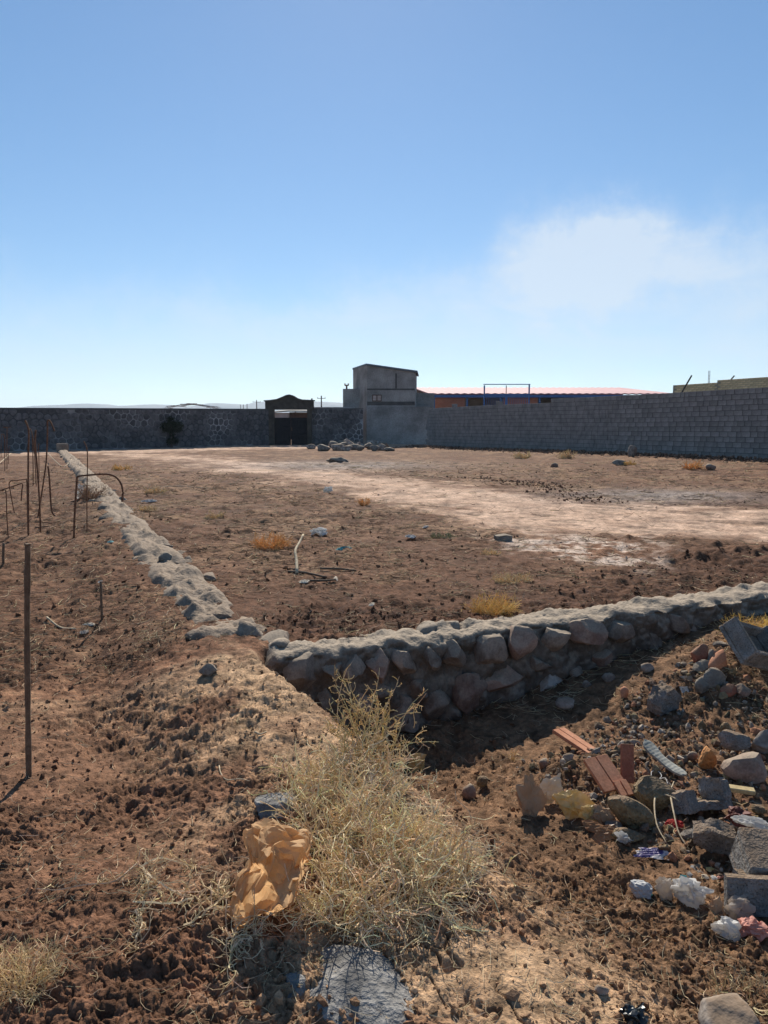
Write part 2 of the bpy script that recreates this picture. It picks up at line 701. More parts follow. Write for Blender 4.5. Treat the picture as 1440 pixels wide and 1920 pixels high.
def zones(X, Y):
    X = np.asarray(X, float); Y = np.asarray(Y, float)
    r = np.hypot(X, Y)
    nb = fbm(X, Y, 2.2, 4, 3)
    nm = fbm(X, Y, 0.5, 3, 13)
    tr = sstep(-0.5, 0.7, poly_sd(X, Y, TRACK) * (6.0 / np.clip(r * 0.5, 3, 30)) + 1.0 * nb + 0.5 * nm) * (r < 75)
    ash = sstep(-0.3, 0.5, poly_sd(X, Y, ASH) + 0.7 * nm + 0.5 * nb)
    dark = sstep(-0.5, 0.5, poly_sd(X, Y, DARK) + 0.6 * nb + 0.4 * nm)
    s = (X - W0[0]) * WD[0] + (Y - W0[1]) * WD[1]
    q = (X - W0[0]) * WN[0] + (Y - W0[1]) * WN[1]
    dl = (X - L0[0]) * LN[0] + (Y - L0[1]) * LN[1]
    xc = np.interp(Y, [0, 2, 3, 3.95, 5.0, 6], [0.55, 0.25, -0.02, -0.34, -0.85, -1.3])
    front = (q < 0.1) & (Y < 7.5)
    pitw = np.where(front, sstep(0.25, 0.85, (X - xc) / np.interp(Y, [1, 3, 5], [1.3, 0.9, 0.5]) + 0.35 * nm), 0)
    crust = np.where(q < 0.2, np.exp(-(((X - xc - 0.18) / 0.32) ** 2)) * (Y < 5.2), 0) * sstep(-0.5, 0.1, nb + nm * 0.6) * (0.35 + 0.65 * (1 - sstep(2.7, 3.5, Y)))
    mound = np.where(q < 0.1, 1 - pitw, 0) * (1 - sstep(0.5, 1.3, dl + 0.4 * nm)) * (1 - sstep(5, 6, Y))
    return tr, ash, dark * (q > 0.2), pitw, crust, mound, dl, q, s, nb, nm, r


def micro(X, Y, Z=None):
    """clods, crumbs, ruts and cracks on top of the smooth ground"""
    X = np.asarray(X, float); Y = np.asarray(Y, float)
    tr, ash, dark, pitw, crust, mound, dl, q, s, nb, nm, r = Z or zones(X, Y)
    rough = 0.80 + 0.35 * nb + 0.85 * dark + 0.30 * mound + 0.40 * pitw + 0.2 * sstep(0, 1, dl)
    rough = rough * (1 - 0.85 * tr) * (1 - 0.5 * ash) * (1 - 0.55 * crust)
    patch = 0.45 + 0.72 * sstep(-0.35, 0.3, fbm(X, Y, 0.8, 2, 161))
    rough = np.clip(rough * patch, 0.06, 1.35)
    f4 = 1 - sstep(4, 7, r); f10 = 1 - sstep(9, 16, r); f30 = 1 - sstep(25, 45, r); f60 = 1 - sstep(60, 110, r)
    wx = X + 0.03 * pnoise(X / 0.07, Y / 0.07, 71) ; wy = Y + 0.03 * pnoise(X / 0.07, Y / 0.07, 72)
    big = fbm(X, Y, 0.9, 3, 21) * 0.045 * f60
    mid = (np.abs(pnoise(X / 0.21, Y / 0.21, 31)) * -0.055 + 0.012) * f30
    mid2 = (np.abs(pnoise(X / 0.075 + 3, Y / 0.075, 36)) * -0.040 + 0.008) * f10
    d1, i1 = worley(wx, wy, 0.075, 41)
    clod = (np.clip(0.62 - d1, 0, 1) ** 0.7) * (0.1 + 1.0 * i1 ** 3) * 0.040 * f10
    d2, i2 = worley(wx + 5, wy + 2, 0.032, 45)
    crumb = (np.clip(0.62 - d2, 0, 1) ** 0.7) * (0.1 + i2 ** 2) * 0.028 * f4
    d4, i4 = worley(wx + 9, wy - 3, 0.017, 47)
    crumb = crumb + (np.clip(0.6 - d4, 0, 1) ** 0.7) * (0.1 + i4 ** 2) * 0.014 * (1 - sstep(2.6, 4.5, r))
    fine = pnoise(X / 0.013, Y / 0.013, 51) * 0.007 * f4
    mat_ = fbm(X, Y, 0.12, 4, 141, 0.60) * 0.026 * f10 + fbm(X, Y, 0.42, 3, 151, 0.7) * 0.05 * sstep(6, 11, r) * (1 - sstep(30, 50, r))
    crk = (1 - sstep(0.0, 0.10, np.abs(pnoise(X / 0.042 + 3, Y / 0.042, 147)))) * -0.012 * f4
    mid = mid + (np.abs(pnoise(X / 0.05 + 8, Y / 0.05, 38)) * -0.020 + 0.004) * f4
    h = rough * (big * 0.8 + 0.75 * mid + 0.4 * mid2 + 0.45 * clod + 0.35 * crumb + mat_ + crk) + fine * (0.4 + 0.6 * rough)
    # far clods: coarser lumps keep the far field uneven
    far = sstep(5, 12, r) * f60
    d3, i3 = worley(X, Y, 0.28, 61)
    h += rough * far * np.clip(0.5 - d3, 0, 1) * i3 ** 4 * 0.16
    # ruts along the track
    a = X * TD[0] + Y * TD[1]; b = -X * TD[1] + Y * TD[0]
    rut = pnoise(a / 6.0, b / 0.33, 81)
    h += tr * rut * 0.05 * f60
    h += tr * np.where(pnoise(a / 5.0 + 7, b / 0.8, 83) > 0.3, -0.03, 0) * f60
    # drying cracks on the crusted flank, running down the slope
    c1 = np.abs(pnoise((X + 0.55 * Y) / 0.13 + 0.6 * pnoise(X / 0.08, Y / 0.08, 92), (Y - 0.4 * X) / 0.55, 91))
    h -= np.where(q < 0, crust, 0) * (1 - sstep(0.0, 0.055, c1)) * 0.034 * (Y < 3.3) * sstep(-0.15, 0.25, pnoise(X / 0.3 + 5, Y / 0.3, 171))
    # loose berm of soil thrown up at the foot of the block wall
    return h


def ground_color(X, Y, Z=None):
    X = np.asarray(X, float); Y = np.asarray(Y, float)
    tr, ash, dark, pitw, crust, mound, dl, q, s, nb, nm, r = Z or zones(X, Y)
    f = 1 - sstep(6, 12, r)
    n1 = fbm(X, Y, 0.16, 3, 103) * (1 - sstep(12, 24, r)) + fbm(X, Y, 0.6, 3, 105, 0.7) * sstep(8, 14, r)
    n2 = fbm(X, Y, 0.05, 2, 107) * f
    d1, i1 = worley(X, Y, 0.06, 111)
    N = len(np.ravel(X))
    sh = X.shape

    def L(a, b, t):
        t = np.clip(t, 0, 1)[..., None]
        return a * (1 - t) + b * t
    c = np.broadcast_to(BROWN, sh + (3,)).copy()
    c = L(c, DRY, sstep(-0.1, 0.7, nb + 0.6 * n1) * (0.9 - 0.45 * sstep(0.1, 0.6, q)))
    c = L(c, STRAW, 0.55 * sstep(0.05, 0.5, nm + 0.8 * n1) * (q > 0))
    c = L(c, REDBR, 0.6 * sstep(0.1, 0.6, -nb + 0.5 * n1))
    c = L(c, DRY * 1.08, 0.9 * mound * sstep(-0.35, 0.25, nm + nb * 0.6))
    c = L(c, BROWN * 0.9, 0.6 * sstep(0.2, 0.9, dl) * sstep(2.4, 3.6, Y) * sstep(-0.5, 0.2, nm))
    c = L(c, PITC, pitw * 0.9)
    c = L(c, REDBR * 0.95, dark * 0.85)
    c = L(c, DRY * 1.02, crust * 0.8)
    c = L(c, PALE, tr * (0.82 + 0.3 * nm))
    c = L(c, DRY, tr * sstep(0.15, 0.5, pnoise((X * TD[0] + Y * TD[1]) / 7.0, (-X * TD[1] + Y * TD[0]) / 0.5, 121)) * 0.6)
    c = L(c, ASHC, ash * sstep(-0.35, 0.3, nm + n1) * 0.9)
    g1 = np.exp(-(((X - GREY1[0]) / 3.4) ** 2 + ((Y - GREY1[1]) / 3.0) ** 2))
    g2 = np.exp(-(((X - GREY2[0]) / 2.2) ** 2 + ((Y - GREY2[1]) / 1.6) ** 2))
    c = L(c, GREYC, np.clip(g1 + g2, 0, 1) * 0.75)
    bands = sstep(0.0, 0.4, pnoise(X / 3.0, Y / 1.1, 131)) * sstep(9, 14, r) * (q > 0) * (1 - tr)
    c = L(c, STRAW * 0.95, bands * 0.5)
    c *= (1.06 - 0.36 * sstep(0.2, 0.6, q) * (1 - tr) * (1 - ash) * (1 - sstep(40, 55, r)))[..., None]
    c *= (1 + 0.55 * n1 + 0.5 * n2 + 0.35 * (i1 - 0.5) * f)[..., None]
    c = np.where((q > 0.2)[..., None], c * np.array([1.04, 0.975, 0.94]), c * np.array([0.99, 1.0, 1.0]))
    return np.clip(c, 0.02, 0.8)


def ground_h(X, Y):
    X = np.atleast_1d(np.asarray(X, float)); Y = np.atleast_1d(np.asarray(Y, float))
    return terrain(X, Y) + micro(X, Y)


def G(px, py):
    """ground point under a photo pixel and metres per photo pixel there"""
    p = G0(px, py)
    z = float(terrain(p[0], p[1]))
    d = ray(px, py)
    return np.array([p[0], p[1], z]), float(p[1] / d[1]) / FPX


M_SOIL = attr_mat('soil', fine=110.0, bump=0.8, bdist=0.006, contrast=0.30, coarse=19.0)

ratios = []
r_ = 0.35
rows = [r_]
while rows[-1] < 5600:
    r_ = rows[-1]
    k = 0.03 if r_ < 1.2 else 0.0025 if r_ < 3.6 else 0.0040 if r_ < 8 else 0.0040 if r_ < 18 else 0.007 if r_ < 60 else 0.06
    rows.append(r_ * (1 + k))
rows = np.array(rows)
half = math.radians(37)
wide = math.radians(66)
ang = np.concatenate([np.linspace(-wide, -half, 90)[:-1], np.linspace(-half, half, 770), np.linspace(half, wide, 90)[1:-1], np.linspace(wide, 2 * math.pi - wide, 60)[:-1]])
RR, AA = np.meshgrid(rows, ang, indexing='ij')
GX = RR * np.sin(AA); GY = RR * np.cos(AA)
gz_ = zones(GX.ravel(), GY.ravel())
GZ = terrain(GX.ravel(), GY.ravel()) + micro(GX.ravel(), GY.ravel(), gz_)
gcol = ground_color(GX.ravel(), GY.ravel(), gz_)
nr, na = RR.shape
V = np.stack([GX.ravel(), GY.ravel(), GZ], 1)
i = np.arange(nr - 1)[:, None] * na
j = np.arange(na)[None, :]
j2 = (j + 1) % na
F = np.stack([i + j, i + na + j, i + na + j2, i + j2], -1).reshape(-1, 4)[:, ::-1]
# close the small hole under the camera
V = np.vstack([V, [[0, 0, float(GZ[:na].mean())]]])
gcol = np.vstack([gcol, gcol[:1]])
me = make_mesh('ground', V, F, M_SOIL, smooth=True, col=gcol)
cap = bpy.data.objects.new('ground', me)
COL.objects.link(cap)
tag(cap, 'bare brown tilled earth with a pale dirt track and a rubble hollow', kind='structure')
ground = cap
# ------------------------------------------------------------------ far buildings and walls
M_BLOCK = simple_mat('grey_block', (0.20, 0.187, 0.173), (0.30, 0.28, 0.257), scale=3.0, rand=0.16, bump=0.5, bdist=0.01, fine=40)
M_MORTAR_D = simple_mat('dull_mortar', (0.055, 0.055, 0.056), (0.09, 0.088, 0.087), scale=3.0)
M_STONE_W = simple_mat('dark_wall_stone', (0.085, 0.082, 0.084), (0.15, 0.143, 0.142), scale=5.0, rand=0.28, bump=0.6, bdist=0.02)
M_POINT = simple_mat('white_pointing', (0.07, 0.07, 0.073), (0.42, 0.41, 0.40), scale=0.5, lo=0.42, hi=0.68, detail=3, bump=0.3)
M_COPE = simple_mat('cement_coping', (0.08, 0.08, 0.082), (0.13, 0.128, 0.125), scale=2.0)
M_RENDER = simple_mat('cement_render', (0.20, 0.19, 0.172), (0.40, 0.382, 0.35), scale=0.75, detail=7, bump=0.4, bdist=0.02, fine=14)
M_RENDER2 = simple_mat('cement_render_lower', (0.18, 0.174, 0.163), (0.37, 0.358, 0.335), scale=0.6, detail=7, bump=0.4, bdist=0.02, fine=12)
M_BAND = simple_mat('old_cement_band', (0.075, 0.073, 0.07), (0.115, 0.112, 0.106), scale=1.5)
M_TRIM = simple_mat('blue_grey_sheet', (0.10, 0.13, 0.16), (0.15, 0.18, 0.21), scale=4, rough=0.6, spec=0.4, bump=0.1)
M_BROWNFR = simple_mat('brown_frame', (0.09, 0.05, 0.035), (0.13, 0.075, 0.05), scale=6)
M_CURTAIN = simple_mat('pane_with_curtain', (0.36, 0.27, 0.23), (0.50, 0.40, 0.36), scale=5, rough=0.25, spec=0.5, bump=0.0)
M_BLACKDOOR = simple_mat('black_sheet_door', (0.012, 0.012, 0.015), (0.02, 0.02, 0.024), scale=3, rough=0.7, spec=0.08, bump=0.1)
M_GATESTONE = simple_mat('dark_gate_plaster', (0.055, 0.047, 0.038), (0.095, 0.082, 0.066), scale=3, bump=0.5)
M_BLUE = simple_mat('blue_paint', (0.03, 0.11, 0.30), (0.045, 0.14, 0.36), scale=6, rough=0.45, spec=0.5, bump=0.1)
M_ROOFRED = simple_mat('red_roof_sheet', (0.40, 0.19, 0.21), (0.48, 0.25, 0.26), scale=0.4, rough=0.8, spec=0.3, bump=0.05)
M_CREAM = simple_mat('cream_brick', (0.66, 0.48, 0.26), (0.76, 0.58, 0.34), scale=8, rand=0.15, fine=50)
M_RUST = simple_mat('rusty_iron', (0.10, 0.045, 0.025), (0.24, 0.12, 0.065), scale=30, rough=0.8, bump=0.5, bdist=0.003, fine=120)
M_DARKWOOD = simple_mat('weathered_pole', (0.08, 0.06, 0.05), (0.14, 0.11, 0.09), scale=8)
M_PALEMETAL = simple_mat('pale_sheet', (0.30, 0.29, 0.28), (0.40, 0.385, 0.37), scale=2, rough=0.5, spec=0.4, bump=0.1)


def brick_tex_mat(name, c1, c2, mort, scale):
    m, nt, b = mat_nodes(name)
    t = nt.nodes.new('ShaderNodeTexCoord')
    mp = nt.nodes.new('ShaderNodeMapping')
    mp.inputs['Rotation'].default_value = (math.pi / 2, 0, 0)
    lk(nt, t.outputs['Object'], mp.inputs['Vector'])
    br = nt.nodes.new('ShaderNodeTexBrick')
    br.inputs['Color1'].default_value = c1 + (1,)
    br.inputs['Color2'].default_value = c2 + (1,)
    br.inputs['Mortar'].default_value = mort + (1,)
    br.inputs['Scale'].default_value = scale
    lk(nt, mp.outputs[0], br.inputs['Vector'])
    lk(nt, br.outputs['Color'], b.inputs['Base Color'])
    b.inputs['Roughness'].default_value = 0.95
    add_bump(nt, b, [(br.outputs['Fac'], -0.5, 0.01)])
    return m


M_HOLLOWBR = brick_tex_mat('orange_hollow_brick', (0.40, 0.135, 0.075), (0.47, 0.17, 0.10), (0.30, 0.16, 0.11), 2.2)


def clip_cell(poly, mx, my, nx, ny):
    out = []
    n = len(poly)
    for i in range(n):
        a, b = poly[i], poly[(i + 1) % n]
        da = (a[0] - mx) * nx + (a[1] - my) * ny
        db = (b[0] - mx) * nx + (b[1] - my) * ny
        if da <= 0:
            out.append(a)
        if da * db < 0:
            t = da / (da - db)
            out.append((a[0] + t * (b[0] - a[0]), a[1] + t * (b[1] - a[1])))
    return out


def stone_wall(name, label, A, B, h0, h1, pitch, seed, group):
    """wall of irregular dark stones with pointed joints; A,B are base corners (x,y,z) of the face we see"""
    A = np.array(A, float); B = np.array(B, float)
    L = np.hypot(B[0] - A[0], B[1] - A[1])
    ux = np.array([(B[0] - A[0]) / L, (B[1] - A[1]) / L])
    nrm = np.array([ux[1], -ux[0]])
    if nrm[1] > 0:
        nrm = -nrm
    root = empty(name, A, label, 'wall', group)

    def to_w(s, z, d):
        zb = A[2] + (B[2] - A[2]) * s / L
        return np.array([A[0] + ux[0] * s + nrm[0] * d, A[1] + ux[1] * s + nrm[1] * d, zb + z])

    def slab(s0, s1, z0a, z1a, z1b, d0, d1, nm, mat, par=root):
        P = [to_w(s0, z0a, d0), to_w(s1, z0a, d0), to_w(s1, z1b, d0), to_w(s0, z1a, d0),
             to_w(s0, z0a, d1), to_w(s1, z0a, d1), to_w(s1, z1b, d1), to_w(s0, z1a, d1)]
        return mesh_obj(nm, P, [[0, 1, 2, 3], [7, 6, 5, 4], [0, 4, 5, 1], [1, 5, 6, 2], [2, 6, 7, 3], [3, 7, 4, 0]], mat, par)
    slab(0, L, -0.4, h0 - 0.08, h1 - 0.08, -0.4, 0.0, 'mortar', M_POINT)
    slab(-0.02, L + 0.02, h0 - 0.08, h0, h1, -0.43, 0.035, 'coping', M_COPE)
    r = random.Random(seed)
    seeds = []
    nz_ = max(3, round((max(h0, h1) - 0.08) / (pitch * 0.9)))
    dz = (max(h0, h1) - 0.05) / nz_
    ns = round(L / pitch)
    ds = L / ns
    for k in range(-1, nz_ + 1):
        for m_ in range(-1, ns + 2):
            seeds.append((ds * (m_ + 0.5 * (k % 2)) + r.uniform(-0.33, 0.33) * ds, dz * (k + 0.5) + r.uniform(-0.3, 0.3) * dz))
    n_st = 0
    for (sx, sz) in seeds:
        hl = h0 + (h1 - h0) * np.clip(sx / L, 0, 1) - 0.09
        if not (0.0 < sx < L and 0.0 < sz < hl):
            continue
        poly = [(0.01, 0.0), (L - 0.01, 0.0), (L - 0.01, hl), (0.01, hl)]
        for (tx, tz) in seeds:
            if (tx, tz) == (sx, sz) or abs(tx - sx) > 2.6 * ds or abs(tz - sz) > 2.6 * dz:
                continue
            dx, dy = tx - sx, tz - sz
            d = math.hypot(dx, dy)
            gap = 0.020
            poly = clip_cell(poly, (sx + tx) / 2 - dx / d * gap, (sz + tz) / 2 - dy / d * gap, dx / d, dy / d)
            if len(poly) < 3:
                break
        if len(poly) < 3:
            continue
        P = np.array(poly)
        c = P.mean(0)
        # round the corners a little
        Q = []
        n = len(P)
        for i in range(n):
            a, b = P[i], P[(i + 1) % n]
            Q += [a * 0.78 + b * 0.22, a * 0.22 + b * 0.78]
        Q = np.array(Q)
        dep = r.uniform(0.012, 0.05)
        ring0 = [to_w(p[0], p[1], -0.02) for p in Q]
        ring1 = [to_w(p[0], p[1], dep * 0.5) for p in c + (Q - c) * 0.97]
        ring2 = [to_w(p[0], p[1], dep) for p in c + (Q - c) * 0.72]
        n = len(Q)
        Vv = ring0 + ring1 + ring2
        Ff = []
        for k in range(2):
            for i in range(n):
                j = (i + 1) % n
                Ff.append([k * n + i, k * n + j, (k + 1) * n + j, (k + 1) * n + i])
        Ff.append([2 * n + i for i in range(n)])
        mesh_obj('stone', Vv, Ff, M_STONE_W, root)
        n_st += 1
    return root


def flat_pt(px, py, Y):
    return at_depth(px, py, Y)


# long wall on the left and the short one right of the gate
WA = at_depth(-60, 847, 42.5); WB = at_depth(505, 834, 54.0)
stone_wall('stone_wall', 'long dark stone boundary wall with white joints left of the gate', WA, WB, 2.42, 2.50, 0.40, 5, 'stone boundary walls beside the gate')
WC = at_depth(582, 833, 54.3); WE = at_depth(681, 832, 55.0)
stone_wall('stone_wall', 'short dark stone wall with honeycomb white joints between gate and concrete house', WC, WE, 2.52, 2.50, 0.37, 8, 'stone boundary walls beside the gate')

# ---- gate
gp = at_depth(545, 832, 54.2)
gate = empty('courtyard_gate', gp, 'dark arched courtyard gate with black double door in the stone wall', 'gate')


def gx(px, Y=54.0):
    return (px - 720) * Y / (FPX * math.cos(PITCH)) * 1.0


def zpx(py, Y):
    return at_depth(720, py, Y)[2]


GY_ = 54.0
X0, X1, X2, X3 = [at_depth(p, 800, GY_)[0] for p in (504, 514, 576, 584)]
zb = gp[2] - 0.1
z_lint0 = zpx(767, GY_); z_lint1 = zpx(751, GY_)
mesh_obj('pillar', *rect_box(X0, X1, GY_ - 0.05, GY_ + 0.45, zb, z_lint0, 0.02), M_GATESTONE, gate)
mesh_obj('pillar', *rect_box(X2, X3, GY_ - 0.05, GY_ + 0.45, zb, z_lint0, 0.02), M_GATESTONE, gate)
# lintel with a curved pediment
prof = [(498, 768), (498, 752), (506, 751.5), (520, 749.5), (530, 745.5), (538, 742), (544, 741), (551, 743), (559, 748), (568, 750.5), (588, 751.5), (588, 768)]
P2 = [(at_depth(a, 800, GY_)[0], zpx(b, GY_)) for a, b in prof]
n = len(P2)
Vv = [(x, GY_ - 0.10, z) for x, z in P2] + [(x, GY_ + 0.5, z) for x, z in P2]
Ff = [list(range(n))[::-1], list(range(n, 2 * n))] + [[i, (i + 1) % n, n + (i + 1) % n, n + i] for i in range(n)]
lint = mesh_obj('lintel', Vv, Ff, M_GATESTONE, gate)
prof = [(496, 752.5), (506, 752), (520, 750), (530, 746), (538, 742.5), (544, 741.5), (551, 743.5), (559, 748.5), (568, 751), (590, 752)]
Pc = [(at_depth(a, 800, GY_)[0], zpx(b, GY_)) for a, b in prof]
n = len(Pc)
Vv = [(x, GY_ - 0.2, z + dz) for dz in (0.0, 0.07) for x, z in Pc] + [(x, GY_ + 0.6, z + dz) for dz in (0.0, 0.07) for x, z in Pc]
Ff = []
for i in range(n - 1):
    Ff += [[i, i + 1, n + i + 1, n + i], [n + i, n + i + 1, 3 * n + i + 1, 3 * n + i],
           [2 * n + i, 3 * n + i, 3 * n + i + 1, 2 * n + i + 1], [i, 2 * n + i, 2 * n + i + 1, i + 1]]
mesh_obj('cornice', Vv, Ff, M_COPE, lint)
z_door = zpx(783, GY_)
xm = (X1 + X2) / 2
for a, b in ((X1 + 0.01, xm - 0.012), (xm + 0.012, X2 - 0.01)):
    d = mesh_obj('door', *rect_box(a, b, GY_ + 0.15, GY_ + 0.2, zb - 0.1, z_door, 0.004), M_BLACKDOOR, gate)
    w = (b - a)
    for q_ in range(2):
        for k in range(3):
            xa = a + 0.08 + q_ * (w - 0.08) / 2
            za = zb + 0.22 + k * (z_door - zb - 0.2) / 3
            mesh_obj('panel', *rect_box(xa, xa + (w - 0.24) / 2, GY_ + 0.135, GY_ + 0.149, za, za + (z_door - zb - 0.2) / 3 - 0.1, 0.004), M_BLACKDOOR, d)
mesh_obj('handle', *rect_box(xm + 0.05, xm + 0.08, GY_ + 0.09, GY_ + 0.148, zb + 1.0, zb + 1.25, 0.004), M_RUST, gate)

# ---- two storey concrete house
HY = 55.2
hx = lambda p, Y=HY: at_depth(p, 800, Y)[0]
hz = lambda p, Y=HY: zpx(p, Y)
house = empty('concrete_house', (hx(720), HY, 0.3), 'two storey bare cement house with small brown window and sloping roof edge', 'house')
xa, xb, xc_ = hx(688), hx(778), hx(797)
zg = 0.2
zL = hz(762)
# upper tower: front frontal, left flank receding; roof falls to the right
D1 = 4.4
xla = xa - 1.15
zt_l, zt_r, zt_bl = hz(685), hz(698.5), hz(685) + 0.02
Vt = [(xa, HY, zL - 0.02), (xb, HY, zL - 0.02), (xb, HY, zt_r), (xa, HY, zt_l),
      (xla, HY + D1, zg), (xb + 0.3, HY + D1, zg), (xb + 0.3, HY + D1, zt_r), (xla, HY + D1, zt_bl),
      (xa, HY, zg), (xb, HY, zg)]
mesh_obj('wall', Vt, [[0, 1, 2, 3], [8, 0, 3, 7, 4], [5, 6, 2, 1, 9], [4, 7, 6, 5], [3, 2, 6, 7]], M_RENDER, house)
# lower storey, a hand's breadth proud of the tower and running on to the right
mesh_obj('lower_wall', *rect_box(xa - 0.02, xc_ + 0.5, HY - 0.06, HY + 3.6, zg - 0.3, zL, 0.01), M_RENDER2, house)
# old tie beams showing through the render
mesh_obj('tie_beam', *rect_box(xa + 0.02, xb - 0.02, HY - 0.012, HY + 0.05, hz(731.5), hz(728.5), 0.004), M_BAND, house)
mesh_obj('tie_column', *rect_box(hx(741), hx(744), HY - 0.012, HY + 0.05, hz(728.3), hz(700), 0.004), M_BAND, house)
mesh_obj('tie_beam', *rect_box(xa + 0.02, xb - 0.02, HY - 0.012, HY + 0.05, hz(760), hz(753), 0.004), M_BAND, house)
# roof: thin slab with a sheet edge
ov = 0.12
R0 = np.array([(xa - 0.03, HY - ov, zt_l + 0.005), (xb + 0.16, HY - ov, zt_r + 0.005), (xb + 0.46, HY + D1 + 0.1, zt_r + 0.005), (xla - 0.05, HY + D1 + 0.1, zt_bl + 0.005)])
R1 = R0 + np.array([0, 0, 0.12])
mesh_obj('roof', np.vstack([R0, R1]), [[3, 2, 1, 0], [4, 5, 6, 7], [0, 1, 5, 4], [1, 2, 6, 5], [2, 3, 7, 6], [3, 0, 4, 7]], M_TRIM, house)
win = mesh_obj('window', *merge([rect_box(hx(698), hx(715.5), HY - 0.03, HY + 0.04, hz(741.5), hz(740)),
                                 rect_box(hx(698), hx(715.5), HY - 0.03, HY + 0.04, hz(752.5), hz(751)),
                                 rect_box(hx(698), hx(699.3), HY - 0.03, HY + 0.04, hz(751), hz(741.5)),
                                 rect_box(hx(714.2), hx(715.5), HY - 0.03, HY + 0.04, hz(751), hz(741.5)),
                                 rect_box(hx(706), hx(707.6), HY - 0.03, HY + 0.04, hz(751), hz(741.5))]), M_BROWNFR, house)
mesh_obj('pane', *rect_box(hx(699.35), hx(705.95), HY - 0.012, HY + 0.01, hz(750.9), hz(741.6)), M_CURTAIN, win)
mesh_obj('pane', *rect_box(hx(707.65), hx(714.15), HY - 0.012, HY + 0.01, hz(750.9), hz(741.6)), M_CURTAIN, win)
# low annex against the left flank
ax0 = at_depth(643.5, 800, HY + 2.5)[0]
mesh_obj('annex_wall', *rect_box(ax0, xla + 0.75, HY + 2.3, HY + 4.2, zg, zpx(729, HY + 2.3), 0.02), M_RENDER, house)
# evaporative cooler stand on the annex roof
cw = empty('roof_cowl', (at_depth(650, 729, HY + 2.8)), 'small dark twin headed vent cowl on the concrete house annex', 'vent')
cp = at_depth(650, 729.2, HY + 2.8)
mesh_obj('pipe', *rect_box(cp[0] - 0.06, cp[0] + 0.06, cp[1] - 0.06, cp[1] + 0.06, cp[2] - 0.05, cp[2] + 0.22, 0.01), M_RUST, cw)
mesh_obj('cross_pipe', *rect_box(cp[0] - 0.16, cp[0] + 0.16, cp[1] - 0.05, cp[1] + 0.05, cp[2] + 0.222, cp[2] + 0.30, 0.01), M_RUST, cw)
for sgn in (-1, 1):
    mesh_obj('cowl_head', *rect_box(cp[0] + sgn * 0.125 - 0.055, cp[0] + sgn * 0.125 + 0.055, cp[1] - 0.06, cp[1] + 0.06, cp[2] + 0.302, cp[2] + 0.40, 0.012), M_CREAM, cw)

# ---- yard behind the short wall: pale sheet roof edge, a post
ps = mesh_obj('roof_sheet', *rect_box(at_depth(580, 765, 57)[0], at_depth(664, 765, 57)[0], 56.6, 58.5, zpx(766, 57), zpx(763.5, 57)), M_PALEMETAL)
tag(ps, 'pale metal sheet roof edge showing just above the short stone wall', 'roof sheet')
stub = at_depth(585, 775, 58)
yp = mesh_obj('vent_pipe', *tube_vf([(stub[0], 58, 0.2), (stub[0], 58, zpx(747, 58))], 0.06, 8), M_DARKWOOD)
tag(yp, 'short dark upright pipe behind the wall just right of the gate', 'pipe')
# little house seen through the gap over the black door
yh = empty('far_house', at_depth(545, 775, 78) * np.array([1, 1, 0]) + np.array([0, 0, 0.3]), 'small pale house seen through the gap above the black gate door', 'house')
xL, xM, xR = at_depth(515, 780, 78)[0], at_depth(541, 780, 78)[0], at_depth(578, 780, 78)[0]
mesh_obj('wall', *rect_box(xL, xM, 78, 84, 0.2, zpx(774, 78)), simple_mat('pale_plaster', (0.36, 0.32, 0.30), (0.48, 0.44, 0.42), scale=0.8), yh)
zr0, zr1, zr2 = zpx(772.5, 78), zpx(770, 78), zpx(770.5, 78)
Vr = [(xL - 0.2, 77.6, zr0 - 0.1), (xM, 77.6, zr1 - 0.1), (xR, 77.6, zr2 - 0.1), (xL - 0.2, 84.2, zr0 + 0.2), (xM, 84.2, zr1 + 0.2), (xR, 84.2, zr2 + 0.2)]
Vr = np.array(Vr + [(a, b, c + 0.12) for a, b, c in Vr])
mesh_obj('roof', Vr, [[1, 0, 3, 4], [2, 1, 4, 5], [6, 7, 10, 9], [7, 8, 11, 10], [0, 1, 7, 6], [1, 2, 8, 7], [2, 5, 11, 8], [5, 4, 10, 11], [4, 3, 9, 10], [3, 0, 6, 9]], M_RENDER2, yh)
mesh_obj('porch_wall', *rect_box(xM + 0.02, xR, 78.6, 84, 0.2, zr2 - 0.12), M_BROWNFR, yh)

# ---- long shed with a red sheet roof
SY0, SY1 = 60.0, 80.0
ze = zpx(740, SY0); zt = zpx(727, SY1)
exl, exr = at_depth(806, 740, SY0)[0], at_depth(1262, 740, SY0)[0]
txl, txr = at_depth(776, 727, SY1)[0], at_depth(1165, 727, SY1)[0]
shed = empty('red_roof_shed', ((exl + exr) / 2, SY0, 0.35), 'long open shed with sun bleached red roof and blue eaves behind the block wall', 'shed')
nb_ = 64
Vv, Ff = [], []
for k in range(nb_ + 1):
    f = k / nb_
    rib = 0.05 if k % 2 else 0.0
    Vv += [(exl + (exr - exl) * f, SY0 - 0.3, ze + 0.06 + rib), (txl + (txr - txl) * f, SY1, zt + rib)]
n = len(Vv)
Vv += [(a, b, c - 0.08) for a, b, c in Vv]
for k in range(nb_):
    a = 2 * k
    Ff += [[a, a + 2, a + 3, a + 1], [n + a, n + a + 1, n + a + 3, n + a + 2], [a, n + a, n + a + 2, a + 2], [a + 1, a + 3, n + a + 3, n + a + 1]]
Ff += [[0, 1, n + 1, n], [2 * nb_, n + 2 * nb_, n + 2 * nb_ + 1, 2 * nb_ + 1]]
mesh_obj('roof', Vv, Ff, M_ROOFRED, shed)
mesh_obj('eaves_beam', *rect_box(exl, exr, SY0 - 0.28, SY0 - 0.12, ze - 0.22, ze - 0.03), M_BLUE, shed)
